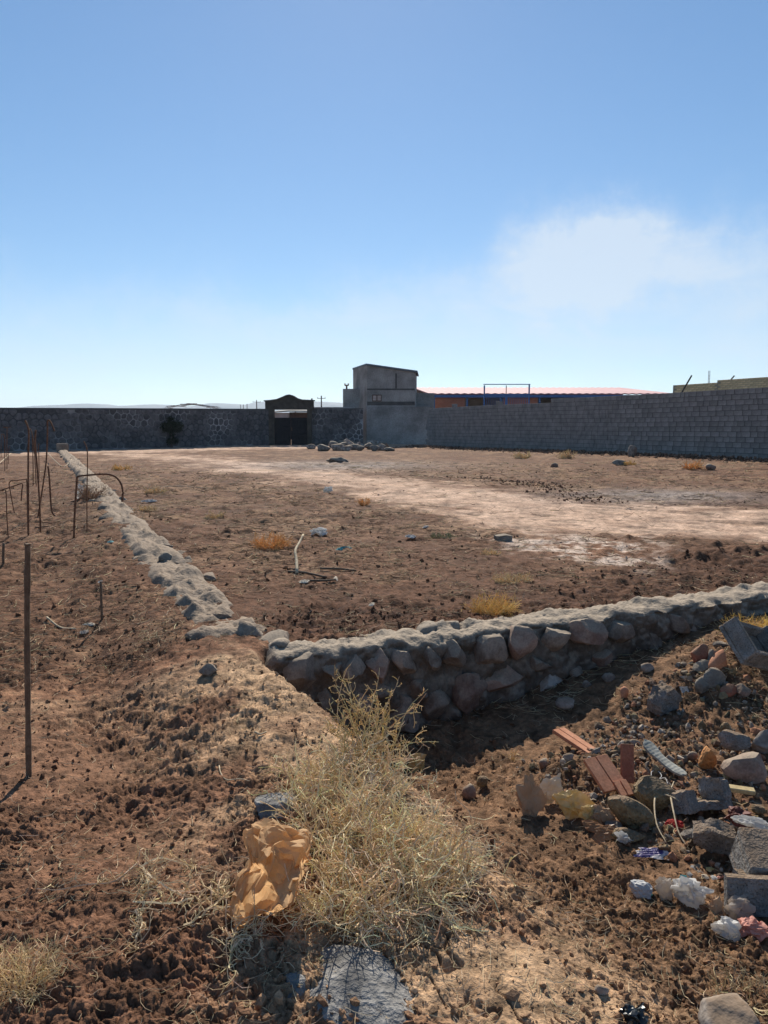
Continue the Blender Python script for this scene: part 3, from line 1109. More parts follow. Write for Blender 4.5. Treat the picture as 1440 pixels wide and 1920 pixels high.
mesh_obj('back_wall', *rect_box(txl, txr, SY1 - 0.6, SY1 - 0.3, 0.2, zt - 0.15), M_RENDER2, shed)
for a, b in ((816, 872), (944, 1008)):
    mesh_obj('brick_wall', *rect_box(at_depth(a, 750, SY0)[0], at_depth(b, 750, SY0)[0], SY0, SY0 + 0.2, 0.3, ze - 0.23), M_HOLLOWBR, shed)
for a in (814, 876, 940, 1012, 1100, 1180, 1250):
    x = at_depth(a, 750, SY0)[0]
    mesh_obj('column', *rect_box(x - 0.07, x + 0.07, SY0 + 0.01, SY0 + 0.15, 0.3, ze - 0.225), M_BLUE, shed)
# grey side wall reaching from the house to the shed
sw = mesh_obj('side_wall', *rect_box(at_depth(779, 750, 58.5)[0], at_depth(814, 750, 58.5)[0], 58.4, 58.7, 0.3, zpx(737, 58.5), 0.02), M_RENDER2, shed)
# roof side sheet over the side wall
# right hand end wall of the shed
mesh_obj('end_wall', *rect_box(exr - 0.3, exr - 0.1, SY0 + 0.2, SY1 - 0.7, 0.3, ze - 0.2), M_RENDER2, shed)

# ---- blue bar frame in front of the shed
FY = 47.0
fr = empty('blue_gate_frame', (at_depth(950, 800, FY)[0], FY, 0.35), 'tall blue steel frame with vertical bars standing behind the block wall', 'gate frame')
fx0, fxm, fx1 = [at_depth(p, 740, FY)[0] for p in (908, 949, 992)]
ft0, ft1 = zpx(722.5, FY), zpx(721.5, FY)
for x, zt_ in ((fx0, ft0), (fx1, ft1)):
    mesh_obj('post', *rect_box(x - 0.04, x + 0.04, FY - 0.04, FY + 0.04, 0.3, zt_), M_BLUE, fr)
mesh_obj('post', *rect_box(fxm - 0.022, fxm + 0.022, FY - 0.02, FY + 0.02, zpx(738, FY), ft0 - 0.003), M_RUST, fr)
mesh_obj('top_rail', *rect_box(fx0 - 0.06, fx1 + 0.06, FY - 0.03, FY + 0.03, ft1 + 0.003, ft1 + 0.05), M_BLUE, fr)
mesh_obj('rail', *rect_box(fx0 + 0.042, fx1 - 0.042, FY - 0.03, FY + 0.03, zpx(741.5, FY), zpx(738.8, FY)), M_BLUE, fr)
mesh_obj('lock_stile', *rect_box(fxm - 0.06, fxm + 0.06, FY - 0.035, FY + 0.035, 0.5, zpx(741.6, FY)), M_BLUE, fr)
nbar = 20
for k in range(nbar):
    x = fx0 + 0.15 + (fx1 - fx0 - 0.3) * k / (nbar - 1)
    if abs(x - fxm) < 0.09:
        continue
    mesh_obj('bar', *rect_box(x - 0.012, x + 0.012, FY - 0.012, FY + 0.012, 0.5, zpx(741.6, FY)), M_BLUE, fr)

# ---- concrete block wall on the right
BA = at_depth(1440, 861, 28.0); BB = at_depth(797, 836, 51.0)
bdir = (BB[:2] - BA[:2]) / np.linalg.norm(BB[:2] - BA[:2])
BL = float(np.linalg.norm(BB[:2] - BA[:2]))
EXT = 4.0
b0 = BA[:2] - bdir * EXT
zbl = (BB[2] - BA[2]) / BL
bn = np.array([bdir[1], -bdir[0]])
if bn[1] > 0:
    bn = -bn
bang = math.atan2(-bdir[1], -bdir[0])
BTH = 0.19
bw = empty('block_wall', (b0[0], b0[1], BA[2] - 0.3), 'long grey concrete block wall with uneven joints on the right', 'wall')
LT = BL + EXT


def bwall(s, z, d=0.0):
    p = b0 + bdir * s - bn * d
    return np.array([p[0], p[1], BA[2] + zbl * (s - EXT) * 0.0 + z])


ZB0 = BA[2] - 0.22
n_course = lambda s: 14 if s < EXT + 12.5 else 13
Pm = [bwall(0, -0.4, 0.02), bwall(LT - 0.1, -0.4, 0.02), bwall(0, -0.4, BTH - 0.02), bwall(LT - 0.1, -0.4, BTH - 0.02)]
for k, (s_a, s_b) in enumerate(((0.0, EXT + 12.4), (EXT + 12.4, LT - 0.45))):
    zt_ = ZB0 + n_course(0.5 * (s_a + s_b)) * 0.2 - 0.02 - (ZB0 - BA[2] + BA[2])
    z0, z1 = -0.5, ZB0 - BA[2] + n_course(0.5 * (s_a + s_b)) * 0.2 - 0.02
    P = [bwall(s_a, z0, 0.02), bwall(s_b, z0, 0.02), bwall(s_b, z1, 0.02), bwall(s_a, z1, 0.02),
         bwall(s_a, z0, BTH - 0.02), bwall(s_b, z0, BTH - 0.02), bwall(s_b, z1, BTH - 0.02), bwall(s_a, z1, BTH - 0.02)]
    mesh_obj('mortar_bed', P, [[0, 1, 2, 3], [7, 6, 5, 4], [0, 4, 5, 1], [1, 5, 6, 2], [2, 6, 7, 3], [3, 7, 4, 0]], M_MORTAR_D, bw)
blk_me = {}
for w in (0.385, 0.285, 0.185):
    Vb, Fb = box_vf(w, BTH, 0.188, 0.006)
    blk_me[w] = make_mesh('block', Vb, Fb, M_BLOCK)
rb = random.Random(4)
todo = []
for c in range(15):
    s = rb.uniform(0, 0.3)
    while s < LT:
        w = rb.choices((0.385, 0.285, 0.185), (6, 3, 1.2))[0]
        mid_ = s + w / 2
        end = LT - (0.0 if c < 9 else rb.uniform(0, 0.35))
        if s + w > end:
            break
        if c < n_course(mid_):
            z = ZB0 + c * 0.2 + 0.006 + 0.02 * math.sin(mid_ * 0.35 + 0.5) * (c / 14)
            todo.append((s, mid_, w, z))
        s += w + rb.uniform(0.010, 0.018)
vis = [t for t in todo if t[1] > EXT - 0.3 and t[3] > BA[2] - 0.02]
vis.sort(key=lambda t: t[1])
own = set(id(t) for t in vis[:300])
rest = []
for t in todo:
    p = b0 + bdir * t[1] - bn * (BTH / 2 + rb.uniform(-0.008, 0.008))
    if id(t) in own:
        o = bpy.data.objects.new('block', blk_me[t[2]])
        o.parent = bw
        o.location = (p[0] - bw.location[0], p[1] - bw.location[1], t[3] - bw.location[2])
        o.rotation_euler = (0, 0, bang + rb.uniform(-0.01, 0.01))
        COL.objects.link(o)
    else:
        Vb, Fb = box_vf(t[2], BTH, 0.188, 0.006)
        rest.append((Vb @ rotz(bang).T + np.array([p[0], p[1], t[3]]), Fb))
bl_rest = mesh_obj('far_blocks', *merge(rest), M_BLOCK, bw)
bl_rest['kind'] = 'stuff'
# loose blocks lying on top of the wall
for px_, lab in ((848, 'single loose grey block lying on the block wall before the orange brick panel'), (930, 'single loose grey block lying on the block wall below the blue frame')):
    u = (px_ - 720) / FPX / math.cos(PITCH)
    t = (b0[0] - u * b0[1]) / (u * bdir[1] - bdir[0])
    p = b0 + bdir * t - bn * BTH / 2
    zt_ = ZB0 + n_course(t) * 0.2 + 0.012 * math.sin(t * 0.35 + 0.5)
    Vb, Fb = box_vf(0.36, 0.18, 0.19, 0.012)
    o = mesh_obj('loose_block', Vb @ rotz(bang + 0.1).T + np.array([p[0], p[1], zt_ - 0.003]), Fb, M_BLOCK)
    tag(o, lab, 'block', 'loose blocks on the block wall')

# ---- cream brick parapet behind the block wall, far right
cy = 2.6
ck = empty('cream_brick_wall', (*(b0 - bn * cy), 0.4), 'cream brick parapet stepping up behind the block wall at far right', 'wall')
br_me = make_mesh('brick', *box_vf(0.235, 0.11, 0.072, 0.004), M_CREAM)
rb = random.Random(9)


def cz(py, s):
    p = b0 + bdir * s - bn * cy
    return at_depth(720, py, p[1])[2]


def c_s(px_):
    u = (px_ - 720) / FPX / math.cos(PITCH)
    o_ = b0 - bn * cy
    return (o_[0] - u * o_[1]) / (u * bdir[1] - bdir[0])


sA, sB, sC = c_s(1470), c_s(1333), c_s(1252)
ztop1 = cz(712.5, sB); ztop2 = cz(722, sC)
for (sa, sb, zt_) in ((sA, sB, ztop1), (sB, sC, ztop2)):
    P = [b0 + bdir * sa - bn * (cy + 0.012), b0 + bdir * sb - bn * (cy + 0.012), b0 + bdir * sb - bn * (cy + 0.2), b0 + bdir * sa - bn * (cy + 0.2)]
    Vv = [(p[0], p[1], 0.3) for p in P] + [(p[0], p[1], zt_ - 0.012) for p in P]
    mesh_obj('brick_core', Vv, [[0, 1, 5, 4], [1, 2, 6, 5], [2, 3, 7, 6], [3, 0, 4, 7], [4, 5, 6, 7]], simple_mat('cream_mortar', (0.30, 0.26, 0.2), (0.4, 0.34, 0.26)), ck)
    for c in range(9):
        s = sa + (0.12 if c % 2 else 0.0)
        z = zt_ - 0.082 * (c + 1)
        while s + 0.24 < sb + 0.02:
            p = b0 + bdir * (s + 0.12) - bn * (cy + 0.055)
            o = bpy.data.objects.new('brick', br_me)
            o.parent = ck
            o.location = (p[0] - ck.location[0], p[1] - ck.location[1], z - ck.location[2])
            o.rotation_euler = (0, 0, bang)
            COL.objects.link(o)
            s += 0.247
    # thin mortar cap
def pole_on(px0, py0, px1, py1, Y, rad, mat, nm, lab, cat, down=0.6):
    a = at_depth(px0, py0, Y); b = at_depth(px1, py1, Y)
    d = (a - b) / np.linalg.norm(a - b)
    o = mesh_obj(nm, *tube_vf([a + d * down, b], rad, 8), mat)
    return tag(o, lab, cat)


pole_on(1283, 728, 1297, 704, 33.4, 0.035, M_DARKWOOD, 'leaning_pipe', 'dark leaning pipe sticking up beside the cream brick parapet', 'pipe', 1.2)
pole_on(1373, 709, 1377, 704.5, 33.5, 0.03, M_DARKWOOD, 'pipe_end', 'short pipe end poking over the top of the cream brick parapet', 'pipe', 1.0)
an = empty('antenna_mast', (at_depth(1329, 720, 70)[0], 70, 0.4), 'thin distant lattice antenna mast beyond the cream brick parapet', 'antenna')
apx = at_depth(1329, 720, 70)
for dx in (-0.09, 0.09):
    mesh_obj('mast_leg', *tube_vf([(apx[0] + dx, 70, 0.3), (apx[0] + dx * 0.6, 70, zpx(695, 70))], 0.025, 5), M_PALEMETAL, an)
for k in range(12):
    z = 3.0 + k * 0.28
    mesh_obj('mast_brace', *tube_vf([(apx[0] - 0.08, 70, z), (apx[0] + 0.08, 70, z + 0.14)], 0.014, 4), M_PALEMETAL, an)

# ---- utility poles far behind
def utility_pole(px_, ytop, ybase, Y, lab, arm=0.8):
    b = at_depth(px_, 800, Y)
    o = empty('utility_pole', (b[0], Y, 0.35), lab, 'utility pole', 'utility poles on the skyline')
    zt_ = zpx(ytop, Y)
    mesh_obj('pole', *tube_vf([(b[0], Y, 0.3), (b[0], Y, zt_)], [0.16, 0.11], 8), M_DARKWOOD, o)
    if arm:
        za = zt_ - 0.5
        mesh_obj('crossarm', *rect_box(b[0] - arm, b[0] + arm, Y - 0.05, Y + 0.05, za - 0.05, za + 0.05), M_DARKWOOD, o)
        for s in (-0.9, 0.0, 0.9):
            mesh_obj('insulator', *tube_vf([(b[0] + s * arm, Y + 0.08, za + 0.04), (b[0] + s * arm, Y + 0.08, za + 0.3)], 0.05, 6), M_PALEMETAL, o)
    return o


utility_pole(603, 742, 765, 150, 'tall utility pole with crossarm between the gate and the concrete house')
utility_pole(482, 750, 765, 190, 'utility pole with crossarm just left of the gate', 1.0)
utility_pole(554.5, 744, 765, 120, 'slim dark pole rising right behind the gate pediment', 0)
for k, (px_, yt, Y) in enumerate(((464, 757, 260), (457, 758, 300), (452, 758.5, 340))):
    utility_pole(px_, yt, 765, Y, ['nearest', 'middle', 'farthest'][k] + ' of three tiny poles in the row left of the gate', 0)

# ---- bent hoop frame of sticks behind the left wall
hf = empty('hoop_frame', (at_depth(361, 765, 62)[0], 62, 0.3), 'arched frame of pale sticks rising over the long stone wall', 'frame')
rr = random.Random(3)
cxh = at_depth(361, 765, 62)[0]
for k in range(5):
    w = 1.9 + 0.06 * k
    Y = 60.5 + 0.7 * k
    zt_ = zpx(758.5, 62) + rr.uniform(-0.06, 0.06)
    pts = [(cxh - w, Y, 0.3), (cxh - w, Y, zt_ - 0.45), (cxh - w * 0.5, Y, zt_ - 0.1), (cxh, Y, zt_), (cxh + w * 0.55, Y, zt_ - 0.12), (cxh + w, Y, zt_ - 0.5), (cxh + w, Y, 0.3)]
    mesh_obj('hoop', *tube_vf(smooth_line(pts, 24), 0.022, 5), M_PALEMETAL, hf)
for k in range(7):
    f = -0.8 + 1.6 * k / 6
    zz = zpx(758.5, 62) - 0.42 * abs(f) ** 1.6
    mesh_obj('stick', *tube_vf([(cxh + f * 1.9, 60.2, zz + 0.03), (cxh + f * 1.9 + rr.uniform(-0.2, 0.2), 63.6, zz + rr.uniform(-0.05, 0.15))], 0.025, 5), M_DARKWOOD, hf)

# ---- hills on the horizon
HILLC = simple_mat('far_hill', (0.09, 0.075, 0.065), (0.13, 0.11, 0.095), scale=0.002, fine=0.01, bump=0)
HD = 4200.0


def hill(profile, Y, seed):
    pts = np.array([(at_depth(a, 800, Y)[0], at_depth(720, b, Y)[2]) for a, b in profile])
    xs = np.linspace(pts[0, 0], pts[-1, 0], 160)
    zs = np.interp(xs, pts[:, 0], pts[:, 1])
    zs = zs + fbm(xs, xs * 0, 350, 4, seed) * 8 * np.clip((zs - 70) / 70, 0, 1)
    rows_ = 14
    Vv = []
    for k in range(rows_ + 1):
        f = k / rows_
        prof_ = math.sin(math.pi * f) ** 0.8
        for x, z in zip(xs, zs):
            Vv.append((x + 60 * math.sin(k * 1.7), Y - 500 + 1000 * f, -10 + (z + 10) * prof_ + (12 * math.sin(x * 0.006 + k) * prof_ * (1 - prof_))))
    nx_ = len(xs)
    a = np.arange(rows_)[:, None] * nx_
    b = np.arange(nx_ - 1)[None, :]
    F = np.stack([a + b, a + b + 1, a + nx_ + b + 1, a + nx_ + b], -1).reshape(-1, 4)
    return np.array(Vv), F


h1 = hill([(-300, 775), (-100, 772), (60, 764), (90, 761), (140, 759), (165, 757), (180, 756), (200, 760), (215, 762), (260, 760), (300, 757.5),
           (320, 759), (345, 763), (380, 761), (410, 756.5), (425, 755.5), (440, 758), (470, 760), (490, 756), (520, 752.5), (560, 757),
           (590, 757), (612, 751.5), (640, 758), (690, 764), (800, 762), (1000, 765), (1300, 770), (1700, 775)], HD, 5)
o = mesh_obj('hills', *h1, HILLC, smooth=True)
tag(o, 'low pale blue hills along the horizon', kind='structure')
# ------------------------------------------------------------------ near walls of stone and mortar
M_MORTAR = simple_mat('rough_lime_mortar', (0.095, 0.073, 0.056), (0.18, 0.148, 0.118), scale=5, bump=0.9, bdist=0.012, fine=45, detail=8, dust_and_lit_top=(0.36, 0.285, 0.21))  # dark face and pale dusty top also carry shade and sunlight as colour
M_FIELDST = simple_mat('field_stone', (0.15, 0.11, 0.084), (0.30, 0.235, 0.185), scale=9, rand=0.25, bump=0.6, bdist=0.006, fine=70, dust_and_lit_top=(0.31, 0.245, 0.18))
M_PINKST = simple_mat('pink_field_stone', (0.20, 0.12, 0.09), (0.34, 0.235, 0.18), scale=9, rand=0.2, bump=0.6, bdist=0.006, fine=70, dust_and_lit_top=(0.31, 0.245, 0.18))
M_WHITEST = simple_mat('limewashed_stone', (0.22, 0.185, 0.16), (0.48, 0.44, 0.39), scale=5, bump=0.6, bdist=0.006, fine=60, lo=0.42, hi=0.55, dust_and_lit_top=(0.23, 0.155, 0.098))
M_GREYST = simple_mat('grey_stone', (0.13, 0.112, 0.094), (0.26, 0.232, 0.2), scale=8, bump=0.7, bdist=0.006, fine=60, dust_and_lit_top=(0.31, 0.245, 0.18))


def on_wall(px, py, q=0.0):
    d = ray(px, py)[:3]
    # (t*d - W0).WN = q
    t = (q + W0 @ WN) / (d[:2] @ WN)
    return np.array([d[0] * t, d[1] * t, CAM_H + d[2] * t]), t / FPX


S_LEN = 7.2
ns_, npf = 520, 64
S = np.linspace(-0.16, S_LEN, ns_)
prof_u = np.linspace(0, 1, npf)
SS, UU = np.meshgrid(S, prof_u, indexing='ij')
top_z = 0.03 + 0.03 * fbm(S, S * 0, 0.8, 3, 5) + np.interp(S, [0, 0.4, 1.5, 3, 4.3, 7], [0.0, 0.0, 0.02, 0.05, 0.09, 0.12])
thick = 0.40 + 0.07 * fbm(S, S * 0 + 4, 0.7, 2, 9)
zbot = pit_floor(S) - 0.22
TZ = top_z[:, None]; TH = thick[:, None]; ZB = zbot[:, None]
u1, u2 = 0.62, 0.88
q_ = np.where(UU < u1, -0.10 * (1 - UU / u1), np.where(UU < u2, TH * (UU - u1) / (u2 - u1), TH + 0.03 * (UU - u2)))
z_ = np.where(UU < u1, ZB + (TZ - ZB) * UU / u1, np.where(UU < u2, TZ, TZ - 0.3 * (UU - u2) / (1 - u2)))
# round the front and back top edges
rd = 0.06
z_ -= np.where(np.abs(UU - u1) < 0.05, 0.035 * (1 - np.abs(UU - u1) / 0.05), 0) + np.where(np.abs(UU - u2) < 0.06, 0.05 * (1 - np.abs(UU - u2) / 0.06), 0)
arc = np.where(UU < u1, z_, TZ + q_)
lump = fbm(SS, arc, 0.30, 5, 23, 0.6)
d1, i1 = worley(SS + 0.05 * fbm(SS, arc, 0.1, 2, 3), arc, 0.20, 27)
lump2 = np.clip(0.55 - d1, 0, 1) * (0.3 + i1)
off = 0.075 * lump + 0.09 * lump2 + 0.018 * pnoise(SS / 0.035, arc / 0.035, 29) + 0.020 * np.abs(pnoise(SS / 0.09, arc / 0.09, 30))
nq = np.where(UU < u1, -1.0, 0.0); nzz = np.where(UU < u1, 0.15, 1.0)
q_ = q_ + nq * (off - 0.03)
z_ = z_ + nzz * np.where(UU < u1, off, off * 0.55)
end = 1 - sstep(-0.16, 0.05, SS)
q_ = q_ * (1 - 0.3 * end) + 0.05 * end
z_ = z_ - 0.25 * end * (UU > 0.3)
WX = W0[0] + SS * WD[0] + q_ * WN[0]
WY = W0[1] + SS * WD[1] + q_ * WN[1]
Vw = np.stack([WX.ravel(), WY.ravel(), z_.ravel()], 1)
a = np.arange(ns_ - 1)[:, None] * npf
b = np.arange(npf - 1)[None, :]
Fw = np.stack([a + b, a + npf + b, a + npf + b + 1, a + b + 1], -1).reshape(-1, 4)
rw = empty('retaining_wall', (W0[0] + 1.5 * WD[0], W0[1] + 1.5 * WD[1], -0.6), 'low rubble retaining wall of boulders in grey mortar above the hollow', 'wall')
mesh_obj('mortar', Vw, Fw, M_MORTAR, rw, smooth=True)
EDGE = []
face = [  # px centre, size in photo pixels, tone
    (566, 1272, 72, 92, 'f'), (627, 1262, 40, 46, 'f'), (667, 1258, 52, 58, 'f'), (716, 1252, 52, 68, 'p'), (764, 1248, 54, 68, 'f'),
    (812, 1236, 34, 46, 'f'), (858, 1228, 52, 52, 'f'), (612, 1322, 52, 60, 'f'), (684, 1322, 62, 70, 'p'), (752, 1344, 72, 82, 'f'),
    (822, 1334, 66, 86, 'f'), (884, 1300, 70, 84, 'p'), (928, 1224, 70, 72, 'f'), (981, 1206, 62, 66, 'p'), (1047, 1200, 62, 52, 'f'),
    (946, 1276, 84, 60, 'p'), (1034, 1285, 64, 50, 'w'), (1106, 1186, 82, 48, 'p'), (1168, 1186, 56, 46, 'f'), (1232, 1214, 54, 54, 'f'),
    (1012, 1250, 50, 36, 'f'), (1130, 1236, 46, 34, 'p'), (1300, 1190, 44, 54, 'f'), (1331, 1190, 26, 44, 'w'), (1276, 1172, 34, 36, 'f'),
    (1392, 1165, 44, 36, 'f'), (790, 1296, 44, 44, 'f'), (720, 1300, 36, 34, 'f'), (1080, 1262, 30, 24, 'f'), (1185, 1250, 34, 26, 'f'),
]
tones = {'f': M_FIELDST, 'p': M_PINKST, 'w': M_WHITEST, 'g': M_GREYST}
wang = math.atan2(WD[1], WD[0])
for k, (px_, py_, w, h, t) in enumerate(face):
    p, sc = on_wall(px_, py_, -0.05)
    V_, F_ = rock_vf((w * sc * 1.02, 0.24, h * sc * 0.98), 200 + k, sub=4, planes=15, rough=0.05, cut=(0.45, 0.82))
    rt = eul(0, random.Random(k).uniform(-0.25, 0.25), 0)
    V_ = (V_ @ rt.T) @ rotz(wang).T + p + np.array([*(WN * 0.06), 0])
    o = mesh_obj('stone', V_, F_, tones[t], rw, smooth=True)
    o.data.set_sharp_from_angle(angle=math.radians(26))
tops = [(522, 1216, 46, 24), (800, 1180, 54, 18), (850, 1178, 36, 14), (1020, 1154, 50, 16), (1300, 1146, 60, 16)]
for k, (px_, py_, w, h) in enumerate(tops):
    p, sc = on_wall(px_, py_, 0.30)
    V_, F_ = rock_vf((w * sc, 0.22, 0.14), 260 + k, sub=3, planes=8, rough=0.05)
    V_ = V_ @ rotz(wang).T + np.array([p[0], p[1], 0.015 + 0.02 * (k > 4)])
    mesh_obj('stone', V_, F_, M_GREYST if k % 2 else M_MORTAR, rw, smooth=True)

# ---- low footing running away to the left
FL = 42.0
tt = [0.25]
while tt[-1] < FL:
    tt.append(tt[-1] + max(0.022, 0.006 * (5 + tt[-1])))
tt = np.array(tt)
nu = 34
uu = np.linspace(-1, 1, nu)
TT, UU = np.meshgrid(tt, uu, indexing='ij')
width = 0.29 + 0.09 * fbm(tt, tt * 0, 0.9, 3, 33)
hgt = 0.035 + 0.05 * fbm(tt, tt * 0 + 3, 1.3, 3, 35) + 0.05 * sstep(8, 20, tt)
hgt = hgt * sstep(0.0, 0.6, tt) + 0.02
side = UU * width[:, None] * (1.0 + 0.35 * np.abs(UU) ** 4)
FX = L0[0] + LD[0] * TT + LN[0] * side
FY2 = L0[1] + LD[1] * TT + LN[1] * side
cz0 = terrain(L0[0] + LD[0] * tt, L0[1] + LD[1] * tt)[:, None]
prof_ = (1 - np.abs(UU) ** 5)
d1, i1 = worley(TT + 0.04 * pnoise(TT / 0.1, side / 0.1, 5), side, 0.26, 37)
lump = np.clip(0.6 - d1, 0, 1) * (0.1 + i1 ** 2) * 0.13 + fbm(TT, side, 0.35, 6, 39, 0.6) * 0.06 + pnoise(TT / 0.05, side / 0.05, 41) * 0.022 + pnoise(TT / 0.022, side / 0.022, 43) * 0.008
FZ = cz0 + (hgt[:, None] + lump - 0.02) * prof_ - 0.32 * np.abs(UU) ** 7 - 0.35 * (1 - sstep(0.25, 0.75, TT))
Vf = np.stack([FX.ravel(), FY2.ravel(), FZ.ravel()], 1)
a = np.arange(len(tt) - 1)[:, None] * nu
b = np.arange(nu - 1)[None, :]
Ff = np.stack([a + b, a + b + 1, a + nu + b + 1, a + nu + b], -1).reshape(-1, 4)
ft = empty('wall_footing', (L0[0] + LD[0] * 3, L0[1] + LD[1] * 3, 0.0), 'long low footing of mortared stones running back on the left', 'footing')
M_FOOT = simple_mat('dusty_footing_mortar', (0.15, 0.11, 0.082), (0.28, 0.235, 0.19), scale=3, bump=0.9, bdist=0.012, fine=40, detail=8, dust_and_lit_top=(0.27, 0.20, 0.142))
mesh_obj('mortar', Vf, Ff, M_FOOT, ft, smooth=True)
rr = random.Random(21)
t = 0.45
k = 0
while t < 36 and k < 110:
    for lane in (-0.22, 0.0, 0.22):
        if rr.random() < 0.36:
            w = rr.uniform(0.18, 0.36)
            c = L0 + LD * (t + rr.uniform(-0.12, 0.12)) + LN * (lane + rr.uniform(-0.06, 0.06))
            hh = rr.uniform(0.14, 0.22)
            z = float(terrain(c[0], c[1])) + rr.uniform(-0.09, -0.04) * min(1, t / 1.5) + (0.015 if lane == 0 else 0) + 0.03 * float(sstep(4, 12, t))
            V_, F_ = rock_vf((w, rr.uniform(0.16, 0.28), hh), 300 + k, sub=4 if t < 5 else 3, planes=14, rough=0.045, cut=(0.4, 0.75))
            o = mesh_obj('stone', V_ @ rotz(rr.uniform(0, 6)).T + np.array([c[0], c[1], z]), F_, rr.choice((M_FOOT, M_FOOT, M_FIELDST)), ft, smooth=True)
            o.data.set_sharp_from_angle(angle=math.radians(24))
            k += 1
    t += rr.uniform(0.24, 0.42) * (1 + t * 0.06)
# squared end pier far down the footing
pe = L0 + LD * 41.6
ze = float(terrain(pe[0], pe[1]))
V_, F_ = box_vf(0.62, 0.5, 0.62, 0.05)
mesh_obj('end_pier', V_ @ rotz(math.atan2(LD[1], LD[0]) - math.pi / 2).T + np.array([pe[0], pe[1], ze - 0.15]), F_, M_FOOT, ft)

M_ROCK = simple_mat('bare_grey_rock', (0.12, 0.115, 0.11), (0.31, 0.295, 0.275), scale=11, bump=1.0, bdist=0.012, fine=55, detail=9)
# ------------------------------------------------------------------ rubble and rubbish
M_CONC = simple_mat('coarse_concrete', (0.19, 0.178, 0.162), (0.34, 0.32, 0.295), scale=14, bump=1.0, bdist=0.012, fine=95, speck=(120, 0.60, (0.35, 0.35, 0.36)), detail=8, dust_and_lit_top=(0.23, 0.155, 0.098))
M_REDBRICK = simple_mat('red_brick', (0.28, 0.10, 0.065), (0.38, 0.15, 0.09), scale=12, bump=0.5, bdist=0.004, fine=80, dust_and_lit_top=(0.23, 0.155, 0.098))
M_TERRA = simple_mat('terracotta', (0.46, 0.20, 0.11), (0.56, 0.27, 0.16), scale=9, bump=0.3, bdist=0.003, fine=80)
M_ORANGE = simple_mat('orange_brick', (0.42, 0.18, 0.06), (0.52, 0.25, 0.10), scale=16, bump=0.9, bdist=0.008, fine=60)
M_CLOD = simple_mat('straw_clod', (0.20, 0.145, 0.08), (0.34, 0.26, 0.145), scale=18, bump=1.0, bdist=0.012, fine=70, detail=8, dust_and_lit_top=(0.23, 0.155, 0.098))
M_CARD = paper_mat('brown_cardboard', (0.42, 0.26, 0.15), (0.52, 0.34, 0.21), transl=0.10, rough=0.9, spec=0.1)
M_CREAMBOX = paper_mat('cream_card', (0.62, 0.50, 0.36), (0.72, 0.62, 0.48), scale=14, transl=0.15)
M_YELBAG = paper_mat('yellow_wrapper', (0.55, 0.36, 0.10), (0.66, 0.50, 0.22), scale=9, transl=0.3, rough=0.3, spec=0.5,
                     stops=[(0.30, (0.14, 0.13, 0.06)), (0.36, (0.55, 0.40, 0.13)), (0.55, (0.70, 0.52, 0.24)), (0.7, (0.78, 0.68, 0.48))])
M_ORPLAST = paper_mat('orange_brown_plastic', (0.40, 0.19, 0.08), (0.52, 0.28, 0.13), transl=0.4, rough=0.35)
M_WHITEP = paper_mat('white_plastic', (0.60, 0.59, 0.57), (0.76, 0.75, 0.73), scale=6, transl=0.6, rough=0.75, spec=0.15)
M_DIRTYW = paper_mat('dirty_white_sheet', (0.60, 0.58, 0.55), (0.76, 0.75, 0.72), scale=7, transl=0.5, rough=0.5,
                     stops=[(0.3, (0.42, 0.34, 0.26)), (0.42, (0.68, 0.66, 0.63)), (0.8, (0.78, 0.77, 0.75))])
M_CLEAR = paper_mat('milky_film', (0.48, 0.42, 0.36), (0.62, 0.56, 0.50), scale=8, transl=0.62, rough=0.6, spec=0.2)
M_PURPLE = paper_mat('purple_print', (0.07, 0.05, 0.16), (0.45, 0.40, 0.46), scale=16, transl=0.15, rough=0.4,
                     stops=[(0.40, (0.06, 0.045, 0.16)), (0.50, (0.10, 0.07, 0.22)), (0.56, (0.60, 0.54, 0.52)), (0.7, (0.65, 0.60, 0.58))])
M_PINK = paper_mat('salmon_cloth', (0.55, 0.22, 0.16), (0.66, 0.33, 0.25), scale=10, transl=0.15)
M_MAROON = paper_mat('maroon_cloth', (0.13, 0.045, 0.035), (0.20, 0.07, 0.055), scale=9, transl=0.1)
M_RED = paper_mat('red_plastic', (0.45, 0.02, 0.015), (0.55, 0.04, 0.03), scale=9, transl=0.25)
M_TEAL = paper_mat('teal_plastic', (0.05, 0.28, 0.29), (0.08, 0.36, 0.36), scale=9, transl=0.25)
M_GREYCLOTH = paper_mat('grey_cloth', (0.40, 0.39, 0.38), (0.52, 0.51, 0.50), scale=8, transl=0.05, rough=0.9)
M_SOLE = simple_mat('grey_rubber_sole', (0.27, 0.26, 0.22), (0.37, 0.36, 0.31), scale=10, rough=0.75, bump=0.2, fine=60)
M_TANWOOD = simple_mat('pale_timber', (0.52, 0.38, 0.18), (0.64, 0.49, 0.26), scale=9, bump=0.3, bdist=0.003)
M_STAKE = simple_mat('weathered_stake', (0.115, 0.075, 0.05), (0.20, 0.135, 0.09), scale=14, bump=0.6, bdist=0.004, fine=90)
M_BLACKP = paper_mat('black_plastic', (0.012, 0.014, 0.016), (0.03, 0.035, 0.035), scale=9, transl=0.05, rough=0.3, spec=0.6)
M_TAN = simple_mat('dry_stick', (0.40, 0.31, 0.20), (0.56, 0.46, 0.32), scale=20, bump=0.3, bdist=0.002)
M_BAG = paper_mat('kraft_paper', (0.64, 0.40, 0.20), (0.75, 0.51, 0.29), scale=6, transl=0.5, rough=0.75, spec=0.2)


